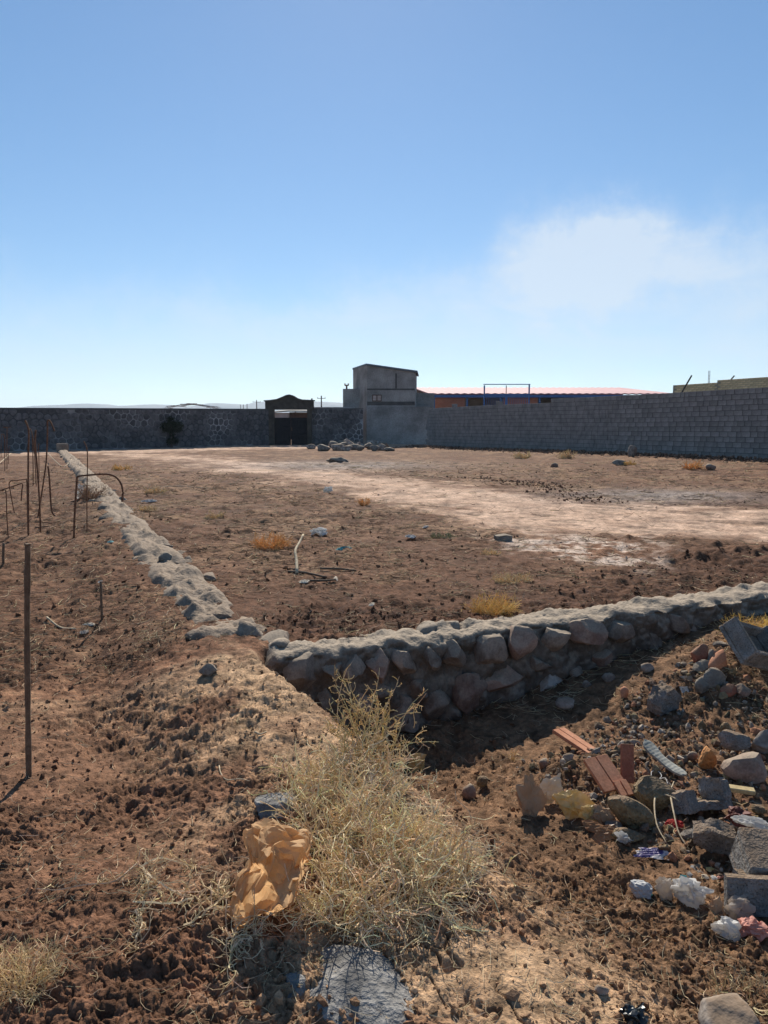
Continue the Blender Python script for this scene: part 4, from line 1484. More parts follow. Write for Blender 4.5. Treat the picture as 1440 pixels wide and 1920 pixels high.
def put_rock(name, label, cat, px, py, w, h, mat, seed, depth=None, rot=None, sub=3, planes=8, rough=0.06, sink=0.24, group=None, cut=(0.5, 0.85), gz=0.0):
    """loose piece: px,py is the middle of its foot in the photo, w,h its size in photo pixels"""
    p, sc = G(px, py)
    W, H = w * sc, h * sc
    D = depth if depth else 0.8 * (W + H) / 2
    V_, F_ = rock_vf((W, D, H * 1.08), seed, sub, planes, rough, cut)
    if rot:
        V_ = V_ @ eul(*rot).T
    zg = float(terrain(p[0], p[1] + D * 0.35)) + 0.006 + gz
    V_ = V_ - np.array([0, 0, V_[:, 2].min()]) + np.array([p[0], p[1] + D * 0.35, zg - sink * H])
    o = mesh_obj(name, V_, F_, mat, smooth=True)
    if planes >= 8:
        o.data.set_sharp_from_angle(angle=math.radians(28))
    return tag(o, label, cat, group)


def prism_vf(outline, depth, rough=0.0, seed=0, cuts=4, bev=0.0):
    """outline (x,z) extruded along y, subdivided and roughened like broken concrete"""
    bm = bmesh.new()
    vs = [bm.verts.new((x, -depth / 2, z)) for x, z in outline]
    f = bm.faces.new(vs)
    ex = bmesh.ops.extrude_face_region(bm, geom=[f])
    bmesh.ops.translate(bm, verts=[g for g in ex['geom'] if isinstance(g, bmesh.types.BMVert)], vec=(0, depth, 0))
    bmesh.ops.recalc_face_normals(bm, faces=bm.faces)
    if bev > 0:
        bmesh.ops.bevel(bm, geom=list(bm.edges), offset=bev, segments=2, affect='EDGES', profile=0.5)
    bmesh.ops.triangulate(bm, faces=[f for f in bm.faces if len(f.verts) > 4])
    for _ in range(cuts):
        bmesh.ops.subdivide_edges(bm, edges=[e for e in bm.edges if e.calc_length() > 0.02], cuts=1, use_grid_fill=True)
    V_ = np.array([v.co[:] for v in bm.verts])
    F_ = [[v.index for v in f.verts] for f in bm.faces]
    bm.free()
    if rough > 0:
        s = 1.0 / max(depth, 0.05)
        for ax in range(3):
            V_[:, ax] += rough * (noise3(V_, 3 * s, seed + ax) * 0.5 + noise3(V_, 9 * s, seed + 10 + ax) * 0.4 + noise3(V_, 30 * s, seed + 20 + ax) * 0.25)
    return V_, F_


def put_vf(name, label, cat, px, py, V_, F_, mat, rot=(0, 0, 0), sink=0.0, smooth=False, group=None, back=0.0, gz=0.0, parent=None):
    p, sc = G(px, py)
    V_ = np.asarray(V_) @ eul(*rot).T
    x, y = p[0], p[1] + back
    zg = float(terrain(x, y)) + 0.006 + gz
    V_ = V_ - np.array([0, 0, V_[:, 2].min()]) + np.array([x, y, zg - sink])
    o = mesh_obj(name, V_, F_, mat, parent, smooth=smooth)
    if smooth:
        o.data.set_sharp_from_angle(angle=math.radians(30))
    return tag(o, label, cat, group)


# -- pieces of concrete and brick, back to front
put_vf('concrete_chunk', 'pointed grey concrete chunk standing alone on the lit slope', 'concrete chunk', 1248, 1338,
       *prism_vf([(-0.09, 0), (0.10, 0.02), (0.11, 0.10), (0.02, 0.19), (-0.05, 0.17), (-0.11, 0.07)], 0.11, 0.012, 3, 3), M_CONC, (0.1, 0.05, 0.5), 0.03, True, back=0.06)
# tilted hollow block of the rubble heap: tray shape
ob = empty('hollow_block', G(1398, 1290)[0], 'tilted grey hollow concrete block tray on top of the rubble heap', 'concrete block')
pb, sb_ = G(1400, 1290)
Vs = []
for (x0, x1, y0, y1, z0, z1) in ((-0.2, 0.2, -0.16, 0.16, 0, 0.035), (-0.2, -0.165, -0.16, 0.16, 0.035, 0.15), (0.165, 0.2, -0.16, 0.16, 0.035, 0.15),
                                 (-0.165, 0.165, -0.16, -0.125, 0.035, 0.15), (-0.165, 0.165, 0.125, 0.16, 0.035, 0.12)):
    Vs.append(rect_box(x0, x1, y0, y1, z0, z1, 0.008))
Vb, Fb = merge(Vs)
Vb = (Vb * np.array([0.95, 0.95, 1])) @ eul(0.75, 0.30, 0.5).T
Vb += -np.array([0, 0, Vb[:, 2].min()]) + pb + np.array([0.02, 0.08, 0.10])
Vb += 0.006 * np.stack([noise3(Vb, 30, k) for k in range(3)], 1)
mesh_obj('shell', Vb, Fb, M_CONC, ob)
put_rock('brick_chunk', 'dark red brick chunk at the left of the rubble heap by the wall', 'brick', 1318, 1245, 42, 40, M_REDBRICK, 71, rot=(0.3, 0.2, 0.4), planes=10)
put_rock('brick_chunk', 'orange red brick piece wedged against the tilted hollow block', 'brick', 1352, 1262, 28, 44, M_TERRA, 72, rot=(0.2, 0.5, 0.2), planes=10, gz=0.02)
put_rock('stone', 'flat grey stone under the dark red brick chunk', 'stone', 1322, 1262, 44, 22, M_GREYST, 73, planes=10)
put_rock('stone', 'small upright grey stone left of the orange red brick piece', 'stone', 1340, 1250, 18, 34, M_GREYST, 74, planes=10)
put_rock('stone', 'dark grey stone low in the front of the rubble heap', 'stone', 1340, 1296, 48, 40, M_GREYST, 75, planes=9)
put_rock('stone', 'rounded grey stone at the lower left foot of the rubble heap', 'stone', 1322, 1302, 34, 30, M_GREYST, 76, planes=7)
put_rock('stone', 'blue grey stone behind the tilted hollow block', 'stone', 1418, 1222, 36, 28, M_GREYST, 77, planes=9)
put_rock('stone', 'rough grey stone at the right edge beside the tilted hollow block', 'stone', 1440, 1262, 44, 42, M_CONC, 78, planes=9)
put_rock('brick_chunk', 'dull red brick lump in shade below the tilted hollow block', 'brick', 1372, 1312, 36, 26, M_REDBRICK, 79, planes=9)
put_rock('stone', 'brown stone in shade right of the dull red brick lump', 'stone', 1396, 1312, 30, 26, M_PINKST, 80, planes=9)
put_rock('stone', 'thin grey slab splinter lying behind the dark red brick chunk', 'stone', 1356, 1216, 34, 12, M_GREYST, 81, planes=9)
put_rock('stone', 'small tan stone above the flat pale concrete slab', 'stone', 1362, 1384, 20, 30, M_CLOD, 82, planes=7)
put_rock('concrete_slab', 'flat pale grey concrete piece on a brown lump in the rubbish', 'concrete chunk', 1382, 1424, 66, 36, M_CONC, 83, rot=(0.45, 0.1, 0.1), planes=9, gz=0.06)
put_rock('stone', 'large brown stone lump under the flat pale concrete piece', 'stone', 1402, 1470, 84, 58, M_PINKST, 84, planes=14, sink=0.3, cut=(0.4, 0.75))
put_rock('concrete_slab', 'upright pale slab at the right edge of the picture', 'concrete chunk', 1442, 1424, 44, 58, M_WHITEST, 85, rot=(0.1, 0.5, 0), planes=9, gz=0.03)
put_rock('brick_chunk', 'bright orange crumbling brick chunk left of the pale concrete piece', 'brick', 1328, 1442, 34, 44, M_ORANGE, 86, planes=9)

# clay tile pieces with a groove: two strips and the web between them


def clay_piece(label, px, py, w, l, rot, seed, strips=2, gz=0.0, mat=None, back=0.0):
    p, sc = G(px, py)
    W, L_ = w * sc, l * sc
    root = empty('clay_tile_piece', p, label, 'clay tile')
    n = strips
    off0 = None
    allV = []
    for k in range(n):
        a = -W / 2 + W * k / n + 0.003
        b = -W / 2 + W * (k + 1) / n - 0.003
        allV.append(('strip', rect_box(a, b, -L_ / 2, L_ / 2, 0.012, 0.022, 0.002)))
    allV.append(('web', rect_box(-W / 2 + 0.004, W / 2 - 0.004, -L_ / 2 + 0.003, L_ / 2 - 0.003, 0, 0.0115, 0.001)))
    R_ = eul(*rot)
    zmin = min((v @ R_.T)[:, 2].min() for _, (v, f) in allV)
    zg = float(terrain(p[0], p[1] + back)) + 0.01 + gz
    for nm, (v, f) in allV:
        vv = v @ R_.T + np.array([p[0], p[1] + back, zg - zmin])
        mesh_obj(nm, vv, f, mat or M_TERRA, root)
    return root


clay_piece('long grooved terracotta tile half in the wall shadow', 1077, 1408, 40, 82, (0.25, 0.15, 0.75), 1, gz=0.0)
clay_piece('broad grooved terracotta tile lying flat in the sunlight', 1133, 1478, 54, 74, (0.50, -0.05, 0.35), 2, gz=0.01)
clay_piece('shaded brown terracotta tile standing upright beside the broad one', 1173, 1466, 26, 70, (1.25, 0.1, 0.1), 3, 1, mat=M_REDBRICK)
clay_piece('small terracotta tile fragment in front of the upright one', 1168, 1494, 28, 34, (0.45, -0.1, 0.2), 4)

# grey shoe sole
p, sc = G(1240, 1470)
sole_o = []
Ls = 0.29
xs = np.linspace(0, 1, 28)
half_w = np.interp(xs, [0, 0.04, 0.15, 0.35, 0.55, 0.75, 0.9, 0.97, 1.0], [0.010, 0.026, 0.036, 0.034, 0.030, 0.042, 0.040, 0.024, 0.006])
bend = -0.012 * np.sin(xs * 3.1)
curl = 0.05 * (xs - 0.4) ** 2
Vs, Fs = [], []
for k, x in enumerate(xs):
    rib = 0.0009 * (k % 2)
    for (sx, sz) in ((-1, 0.012 + rib), (-0.5, 0.015 + rib), (0.5, 0.015 + rib), (1, 0.012 + rib), (1, 0.0), (-1, 0.0)):
        Vs.append((sx * half_w[k] + bend[k], x * Ls, sz + curl[k]))
for k in range(len(xs) - 1):
    for j in range(6):
        j2 = (j + 1) % 6
        Fs.append([k * 6 + j, k * 6 + j2, (k + 1) * 6 + j2, (k + 1) * 6 + j])
Fs += [[0, 1, 2, 3, 4, 5], [len(Vs) - 1 - k for k in range(6)]]
o = put_vf('shoe_sole', 'ribbed grey rubber shoe sole lying among the rubble', 'shoe sole', 1243, 1446, np.array(Vs) - np.array([0, Ls / 2, 0]), Fs, M_SOLE, (0.35, 0.0, 0.62), 0.0, False, gz=0.012)

# broken hollow blocks, right of the rubbish
U_ = [(-0.19, 0), (0.19, 0), (0.19, 0.16), (0.13, 0.18), (0.12, 0.05), (-0.10, 0.05), (-0.11, 0.13), (-0.19, 0.11)]
put_vf('broken_block', 'broken U shaped grey concrete block with ragged rim among the rubble', 'concrete block', 1322, 1538,
       *prism_vf([(x * 0.72, z * 0.85) for x, z in U_], 0.15, 0.010, 5, 3), M_CONC, (-0.5, 0.05, 0.35), 0.02, True, back=0.04)
put_vf('broken_block', 'wedge of grey concrete block leaning below the U shaped piece', 'concrete block', 1335, 1600,
       *prism_vf([(-0.085, 0.0), (0.05, -0.05), (0.09, 0.02), (0.085, 0.085), (-0.02, 0.10), (-0.09, 0.06)], 0.08, 0.008, 9, 3), M_CONC, (0.3, 0.1, -0.3), 0.02, True)
bb = empty('hollow_block', G(1425, 1680)[0], 'big pale hollow concrete block tipped over at the right edge', 'concrete block')
pb, sb_ = G(1432, 1672)
Vs = [rect_box(-0.2, 0.2, -0.1, 0.1, 0.155, 0.20, 0.008), rect_box(-0.2, 0.2, -0.1, 0.1, 0.0, 0.04, 0.008),
      rect_box(-0.2, -0.16, -0.1, 0.1, 0.04, 0.155, 0.006), rect_box(0.16, 0.2, -0.1, 0.1, 0.04, 0.155, 0.006), rect_box(-0.02, 0.02, -0.1, 0.1, 0.04, 0.155, 0.006)]
Vb, Fb = merge(Vs)
Vb = Vb @ eul(0.42, 0.03, -0.12).T
Vb += -np.array([0, 0, Vb[:, 2].min()]) + pb + np.array([0.11, 0.05, -0.03])
Vb += 0.003 * np.stack([noise3(Vb, 40, k) for k in range(3)], 1)
mesh_obj('shell', Vb, Fb, M_CONC, bb)
put_vf('concrete_splinter', 'narrow upright concrete splinter in front of the big hollow block', 'concrete chunk', 1376, 1688,
       *prism_vf([(-0.028, 0), (0.03, 0), (0.026, 0.12), (-0.018, 0.13)], 0.04, 0.004, 13, 2), M_CONC, (0.1, 0.08, 0.2), 0.01, True)
put_vf('concrete_slab', 'smooth shaded concrete slab leaning under the big hollow block', 'concrete chunk', 1428, 1718,
       *prism_vf([(-0.13, 0), (0.16, 0), (0.16, 0.15), (-0.13, 0.15)], 0.035, 0.002, 15, 2), M_CONC, (-0.12, 0.0, -0.1), 0.02, True, back=0.02)
V_, F_ = merge([rect_box(-0.085, 0.085, -0.02, 0.02, 0, 0.026, 0.004), rect_box(-0.125, -0.085, -0.012, 0.012, 0.008, 0.02, 0.004)])
put_vf('timber_offcut', 'pale yellow timber offcut with a notched end in shade', 'timber', 1382, 1496, V_, F_, M_TANWOOD, (0.2, 0.1, -0.12), 0.0, gz=0.015)
# crumbling clods of straw and earth
put_rock('straw_clod', 'big crumbling brown clod between shoe sole and straw slab', 'clod', 1240, 1520, 92, 56, M_CLOD, 91, rot=(0, 0.25, 0), planes=9, rough=0.08)
put_rock('straw_clod', 'slanting slab of straw and earth behind the white crumpled paper', 'clod', 1188, 1558, 100, 56, M_CLOD, 92, rot=(0.2, 0.45, 0.1), depth=0.14, planes=10, rough=0.07)
put_rock('straw_clod', 'low rounded straw clod beside the white crumpled paper', 'clod', 1182, 1586, 66, 30, M_CLOD, 93, planes=6, rough=0.08)
# pale scattered stones of the hollow
for k, (x, y, w, h, m_, lab) in enumerate((
        (1172, 1312, 16, 24, M_TERRA, 'small pinkish brick chip on the shadow edge of the hollow'),
        (1142, 1280, 26, 18, M_GREYST, 'grey pebble in the shade right of the limewashed stone'),
        (1215, 1262, 26, 20, M_WHITEST, 'pale angular stone at the foot of the wall on the right'),
        (1060, 1330, 34, 22, M_WHITEST, 'white stone chip in the shade below the limewashed stone'),
        (1100, 1290, 20, 14, M_GREYST, 'small grey stone in the shade of the wall middle'),
        (1020, 1440, 17, 17, M_PINKST, 'small round pinkish stone above the cream card box'),
        (1066, 1432, 22, 20, M_WHITEST, 'pale round stone left of the long grooved tile'),
        (1192, 1398, 20, 12, M_WHITEST, 'whitish flat pebble beside the head of the shoe sole'),
        (1256, 1436, 22, 20, M_PINKST, 'brown pebble right of the shoe sole'),
        (1300, 1428, 20, 18, M_PINKST, 'grey brown pebble left of the orange brick chunk'),
        (880, 1500, 26, 30, M_PINKST, 'brown stone on the slope right of the dry bush'),
        (905, 1476, 22, 20, M_CLOD, 'tan stone on the slope above the brown stone'),
        (1130, 1868, 26, 16, M_WHITEST, 'dull pale stone in the soil near the bottom edge'),
        (1390, 1560, 26, 14, M_PINKST, 'reddish stone behind the white bag on the block'),
        (1425, 1530, 30, 18, M_CLOD, 'brown clod stone at the right edge above the white bag'))):
    put_rock('pebble', lab, 'stone', x, y, w, h, m_, 400 + k, planes=7, sub=2, sink=0.25)
# grey stones in the foreground mound
put_rock('stone', 'cracked grey stone half buried behind the brown paper bag', 'stone', 512, 1545, 84, 50, M_ROCK, 101, depth=0.22, planes=6, rough=0.06, sink=0.45, sub=4)
put_rock('boulder', 'large flat grey boulder sunk in the soil at the bottom edge', 'stone', 668, 1945, 236, 76, M_ROCK, 102, rot=(0.0, 0.12, 0.45), depth=0.56, planes=6, rough=0.06, sink=0.72, sub=4)
put_rock('stone', 'small grey stone showing in the soil below the paper bag', 'stone', 552, 1880, 60, 36, M_ROCK, 103, depth=0.12, planes=6, sink=0.5)
put_rock('boulder', 'pale pinkish boulder cut by the bottom right edge', 'stone', 1380, 1990, 100, 90, M_WHITEST, 104, depth=0.20, planes=6, sub=4, sink=0.2)
put_rock('stone', 'pale stone lump at the end of the footing near the corner', 'stone', 388, 1268, 36, 24, M_GREYST, 105, planes=8)
put_rock('stone', 'grey stone beside the footing further along the left', 'stone', 312, 1056, 34, 22, M_GREYST, 106, planes=7)
# boulders of the far field
put_rock('boulder', 'dark rounded boulder standing at the foot of the block wall', 'boulder', 1188, 858, 18, 24, M_GREYST, 110, planes=5, sub=3, sink=0.12)
put_rock('boulder', 'low grey boulder in front of the standing one by the block wall', 'boulder', 1162, 872, 26, 12, M_GREYST, 111, planes=6)
put_rock('boulder', 'brown earth lump right of the boulders by the block wall', 'boulder', 1334, 882, 20, 14, M_PINKST, 112, planes=6)
put_rock('boulder', 'dark lump in the stubble left of the boulders', 'boulder', 1040, 876, 14, 9, M_PINKST, 113, planes=6)
put_vf('field_block', 'dark broken block lying alone beside the whitish ash patch', 'block', 943, 1014, *prism_vf([(-0.11, 0), (0.11, 0), (0.11, 0.07), (0.03, 0.085), (-0.11, 0.07)], 0.12, 0.006, 4, 2), M_GREYST, (0, 0, 0.2), 0.01)

# heap of stones by the track
rr = random.Random(77)
heap = [(583, 842, 18, 10), (607, 846, 26, 14), (624, 840, 20, 14), (633, 845, 24, 14), (645, 838, 24, 10), (650, 846, 22, 12), (664, 844, 24, 12),
        (676, 845, 16, 10), (690, 843, 16, 14), (702, 846, 18, 12), (716, 845, 18, 14), (730, 846, 22, 8), (700, 836, 26, 12), (716, 836, 18, 9),
        (640, 834, 16, 9), (676, 838, 14, 10), (660, 834, 14, 8)]
words = ['leftmost', 'second', 'third', 'fourth', 'fifth', 'sixth', 'seventh', 'eighth', 'ninth', 'tenth', 'eleventh', 'twelfth', 'thirteenth', 'fourteenth', 'fifteenth', 'sixteenth', 'rightmost']
heap.sort()
for k, (x, y, w, h) in enumerate(heap):
    lab = f'{words[k]} grey stone from the left in the stone heap beside the track'
    if k == 0:
        lab = 'separate leftmost grey stone of the heap beside the track'
    if k == len(heap) - 1:
        lab = 'rightmost pale flat stone of the heap beside the track'
    put_rock('heap_stone', lab, 'stone', x, y, w, h, M_GREYST if k % 3 else M_WHITEST, 500 + k, planes=7, sub=2, sink=0.15, group='stones heaped beside the track')
put_vf('concrete_slab', 'slanting pale slab leaning on top of the stone heap', 'concrete chunk', 656, 842, *prism_vf([(-0.35, 0.5), (-0.2, 0.62), (0.55, 0.1), (0.4, 0)], 0.3, 0.02, 6, 2), M_WHITEST, (0, 0, 0.1), 0.02)
# grey gravel mound near it and dark heap at the house foot
put_rock('gravel_mound', 'small grey pointed mound of gravel before the stone heap', 'mound', 632, 868, 44, 14, M_GREYST, 530, planes=3, rough=0.15, sub=3, sink=0.35)
for k, (x, y, w, h) in enumerate(((724, 829, 14, 9), (733, 830, 16, 8), (744, 829, 22, 12), (716, 830, 10, 7))):
    put_rock('rubble_lump', ['dark rubble lump leftmost but one at the foot of the concrete house', 'middle dark rubble lump at the foot of the concrete house',
                             'largest dark rubble lump at the foot of the concrete house', 'leftmost tiny rubble lump at the foot of the concrete house'][k], 'rubble', x, y, w, h, M_STONE_W, 540 + k, planes=8, sub=2)
# ------------------------------------------------------------------ paper, plastic and cloth
def folds(x, y, seed, n=7, f0=3.0, amp=1.0):
    """sum of sharp triangular folds in random directions: creased sheet"""
    r = np.random.default_rng(seed)
    h = np.zeros_like(x)
    for i in range(n):
        a = r.uniform(0, math.pi)
        f = f0 * r.uniform(0.6, 2.2)
        ph = r.uniform(0, 1)
        t = (np.cos(a) * x + np.sin(a) * y) * f + ph + 0.12 * np.sin(3 * (x * np.sin(a) - y * np.cos(a)) * f0)
        h += np.abs((t % 1.0) * 2 - 1) / (f / f0) * r.uniform(0.5, 1)
    return amp * h / n


def crumple3(V, seed, amp, f, n=6):
    """sharp folds in 3D for crumpled bags, centred on zero"""
    r = np.random.default_rng(seed)
    h = np.zeros(len(V))
    for i in range(n):
        k = r.normal(size=3)
        k /= np.linalg.norm(k)
        t = V @ k * f * r.uniform(0.7, 1.4) + r.uniform() + 0.15 * np.sin(V @ r.normal(size=3) * 2 * f)
        h += np.abs((t % 1.0) * 2 - 1) - 0.5
    return amp * h / math.sqrt(n)


def facet_ball(sub, seed, jits=(0.24, 0.11, 0.05)):
    """ball of flat facets, split and jogged again and again: creased paper"""
    r = np.random.default_rng(seed)
    V, F = ico(sub)
    V = V.copy(); F = np.asarray(F)
    for k, j in enumerate(jits):
        if k:
            e = {}
            Vl = [tuple(v) for v in V]
            Fn = []

            def mid(a, b):
                key = (a, b) if a < b else (b, a)
                if key not in e:
                    e[key] = len(Vl)
                    Vl.append(tuple((np.array(Vl[a]) + np.array(Vl[b])) / 2))
                return e[key]
            for a, b, c in F.tolist():
                ab, bc, ca = mid(a, b), mid(b, c), mid(c, a)
                Fn += [(a, ab, ca), (ab, b, bc), (ca, bc, c), (ab, bc, ca)]
            V = np.array(Vl); F = np.array(Fn)
        n = V / (np.linalg.norm(V, axis=1, keepdims=True) + 1e-9)
        V = V + n * (r.normal(size=(len(V), 1)) * j) + r.normal(size=V.shape) * j * 0.45
    return V, F


def put_crumple(name, label, cat, px, py, w, h, mat, seed, depth=None, rot=(0, 0, 0), group=None, gz=0.0, sink=0.12, amp=1.0, sub=5):
    """crumpled bag or rag: a closed wrinkled skin"""
    p, sc = G(px, py)
    W, H = w * sc, h * sc
    D = depth or 0.8 * W
    V_, F0 = facet_ball(2, seed, tuple(amp * j for j in (0.26, 0.12, 0.05)))
    lo, hi = V_.min(0), V_.max(0)
    V_ = (V_ - (lo + hi) / 2) / (hi - lo) * np.array([W, D, H])
    V_ = V_ @ eul(*rot).T
    y = p[1] + D * 0.3
    V_ = V_ - np.array([0, 0, V_[:, 2].min()]) + np.array([p[0], y, float(terrain(p[0], y)) + 0.008 + gz - sink * H])
    o = mesh_obj(name, V_, F0, mat, smooth=False)
    return tag(o, label, cat, group)


def sheet_vf(w, l, seed, bulge=0.0, crease=0.06, irregular=0.25, rings=22, seg=64, f0=3.0, corners=0):
    """crumpled sheet, polar grid with torn outline; lies in xy, heights in z"""
    r = np.random.default_rng(seed)
    th = np.linspace(0, 2 * math.pi, seg, endpoint=False)
    R = np.ones(seg)
    if corners:
        R = 1 / np.maximum(np.abs(np.cos(th)), np.abs(np.sin(th))) * 0.85
    for k in range(2, 9):
        R += irregular * r.normal() / k * np.cos(k * th + r.uniform(0, 6.28))
    rho = np.linspace(0.02, 1, rings)
    X = np.outer(rho, R * np.cos(th)); Y = np.outer(rho, R * np.sin(th))
    crease = crease * 0.62; bulge = bulge * 0.45
    Z = folds(X, Y, seed + 3, 6, f0 / 2) * crease + bulge * (1 - rho[:, None] ** 2)
    Z += 0.6 * folds(X, Y, seed + 7, 6, f0 * 1.5) * crease
    X = X + 0.06 * folds(X, Y, seed + 11, 5, f0 / 2); Y = Y + 0.06 * folds(X, Y, seed + 13, 5, f0 / 2)
    V_ = np.stack([X.ravel() * w / 2, Y.ravel() * l / 2, Z.ravel() * (w + l) / 2], 1)
    a = np.arange(rings - 1)[:, None] * seg
    b = np.arange(seg)[None, :]
    b2 = (b + 1) % seg
    F_ = np.stack([a + b, a + seg + b, a + seg + b2, a + b2], -1).reshape(-1, 4)
    F_ = [list(f) for f in F_] + [list(range(seg))]
    return V_, F_


def put_sheet(name, label, cat, px, py, w, h, mat, seed, rot=(0.5, 0, 0), bulge=0.0, crease=0.25, irregular=0.25, group=None, gz=0.0, f0=3.0, corners=0, sink=0.006, rings=22, seg=64):
    p, sc = G(px, py)
    V_, F_ = sheet_vf(w * sc, h * sc * 1.15, seed, bulge, crease, irregular, rings, seg, f0, corners)
    V_ = V_ @ eul(*rot).T
    V_ = V_ - np.array([0, 0, V_[:, 2].min()]) + np.array([p[0], p[1], float(terrain(p[0], p[1])) + 0.012 + gz - sink])
    o = mesh_obj(name, V_, F_, mat, smooth=False)
    sm = o.modifiers.new('thickness', 'SOLIDIFY')
    sm.thickness = 0.0008
    return tag(o, label, cat, group)


# ---- the brown paper bag in the foreground: outline traced, body inflated and creased
bag_px = [(452, 1592), (478, 1576), (506, 1567), (530, 1573), (552, 1590), (571, 1588), (581, 1592), (578, 1614), (566, 1632), (563, 1652), (556, 1680), (536, 1708),
          (520, 1722), (492, 1733), (468, 1741), (442, 1747), (430, 1735), (425, 1712), (432, 1690), (440, 1664), (452, 1648), (456, 1624), (450, 1606)]
bp, bs = G(488, 1752)
cxp, cyp = 500, 1660
th_o = np.array([math.atan2(-(y - cyp), x - cxp) for x, y in bag_px])
r_o = np.array([math.hypot(x - cxp, y - cyp) for x, y in bag_px]) * bs
k = np.argsort(th_o)
th_o, r_o = th_o[k], r_o[k]
Vj, F0 = facet_ball(2, 24, (0.20, 0.10, 0.05, 0.014))
Vn = Vj / np.linalg.norm(Vj, axis=1, keepdims=True)
rel = np.linalg.norm(Vj, axis=1)
ths = np.arctan2(Vn[:, 2], Vn[:, 0])
Rr = np.interp(ths, th_o, r_o, period=2 * math.pi)
lat = np.hypot(Vn[:, 0], Vn[:, 2])
Vq = np.stack([Vn[:, 0] * Rr * 1.06, Vn[:, 1] * 0.10, Vn[:, 2] * Rr * 1.06], 1)
Vq *= rel[:, None] ** np.array([0.5, 2.6, 0.5])
Vq[:, 1] *= (1 + crumple3(Vn, 77, 0.5, 0.9, 3))
Vb = Vq @ eul(-0.42, 0, 0.12).T
fc = Vn[F0].mean(1)
Fall = F0[~((fc[:, 1] > 0.12) & (fc[:, 2] > -0.75))]      # back left out so sunlight glows through a single layer
Vb += np.array([bp[0] + (cxp - 488) * bs, bp[1] + 0.11, bp[2] - Vb[:, 2].min() - 0.02])
o = mesh_obj('paper_bag', Vb, Fall, M_BAG)
tag(o, 'crumpled brown paper bag caught on dry weeds in the foreground', 'paper bag')

# ---- rubbish in the hollow
put_crumple('cardboard', 'brown cardboard flap standing upright at the left of the rubbish', 'cardboard', 996, 1528, 66, 84, M_CARD, 1, depth=0.05, rot=(-0.3, 0.15, 0.2), amp=0.9)
put_crumple('card_box', 'torn cream card box piece next to the brown cardboard flap', 'cardboard', 1034, 1506, 44, 66, M_CREAMBOX, 2, depth=0.04, rot=(-0.35, 0.5, -0.2), amp=0.9, gz=0.01)
put_crumple('plastic_wrapper', 'shiny yellow wrapper with dark print in the rubbish', 'wrapper', 1072, 1532, 84, 60, M_YELBAG, 3, depth=0.07, rot=(-0.5, 0.4, 0))
put_crumple('plastic_wrapper', 'crumpled yellow wrapper end below the shiny one', 'wrapper', 1108, 1548, 46, 34, M_YELBAG, 4, depth=0.05, rot=(-0.3, 0.5, 0))
put_crumple('cardboard', 'brown cardboard scrap right of the yellow wrapper', 'cardboard', 1128, 1548, 54, 36, M_CARD, 5, depth=0.05, rot=(-0.4, 0.35, 0), amp=0.9)
put_sheet('plastic_scrap', 'translucent orange brown plastic scrap below the yellow wrapper', 'plastic', 1128, 1576, 66, 34, M_ORPLAST, 6, (0.6, 0, -0.05), 0.05, 0.2, 0.3, corners=1)
put_sheet('plastic_scrap', 'grey crumpled film scrap right of the cardboard scrap', 'plastic', 1150, 1552, 32, 16, M_CLEAR, 7, (0.4, 0, 0), 0.1, 0.3)
put_crumple('paper_scrap', 'white crumpled paper strip above the purple wrapper', 'paper', 1170, 1590, 40, 22, M_WHITEP, 8, depth=0.04, rot=(0, 0.45, 0))
put_sheet('plastic_wrapper', 'purple patterned wrapper lying flat with an orange end', 'wrapper', 1222, 1608, 70, 24, M_PURPLE, 9, (0.35, 0, -0.25), 0.03, 0.12, 0.2, corners=1)
put_sheet('plastic_scrap', 'small orange plastic end beside the purple wrapper', 'plastic', 1250, 1614, 14, 9, M_ORPLAST, 10, (0.4, 0, 0), 0.1, 0.2)
put_crumple('cloth_rag', 'grey padded cloth lump with a teal tab lying on bare soil', 'cloth', 1204, 1690, 44, 34, M_GREYCLOTH, 11, depth=0.08, rot=(-0.2, 0.3, 0), amp=0.45)
put_sheet('plastic_scrap', 'teal plastic tab beside the grey cloth lump', 'plastic', 1222, 1688, 14, 11, M_TEAL, 12, (0.4, 0, 0), 0.1, 0.2)
put_crumple('plastic_pouch', 'milky see through pouch between grey lump and white bag', 'plastic bag', 1252, 1690, 40, 48, M_CLEAR, 13, depth=0.05, rot=(-0.4, -0.5, 0), amp=0.7)
put_crumple('plastic_bag', 'large crumpled white plastic bag on the soil slope', 'plastic bag', 1302, 1708, 80, 60, M_DIRTYW, 14, depth=0.13, rot=(-0.35, 0.1, -0.2))
put_sheet('plastic_scrap', 'small green plastic scrap at the top of the white bag', 'plastic', 1281, 1652, 18, 10, M_TEAL, 15, (0.4, 0, 0), 0.2, 0.3)
put_crumple('paper_sheet', 'bright white torn sheet lying in front of the splinter', 'paper', 1368, 1762, 60, 46, M_DIRTYW, 16, depth=0.10, rot=(-0.2, 0.3, -0.3), amp=0.9, sink=0.3)
put_crumple('foil_wrapper', 'curled silvery beige wrapper behind the white torn sheet', 'wrapper', 1390, 1734, 58, 56, M_CLEAR, 17, depth=0.07, rot=(-0.4, 0.3, -0.3))
put_crumple('paper_scrap', 'striped brownish paper left of the white torn sheet', 'paper', 1346, 1728, 32, 48, M_CARD, 18, depth=0.04, rot=(-0.4, 0, 0.2), amp=0.9)
put_crumple('cloth_rag', 'crumpled salmon pink rag at the right edge', 'cloth', 1418, 1762, 56, 34, M_PINK, 19, depth=0.09)
put_sheet('paper_scrap', 'little white paper scrap below the white torn sheet', 'paper', 1408, 1770, 18, 12, M_WHITEP, 20, (0.5, 0, 0.4), 0.1, 0.3)
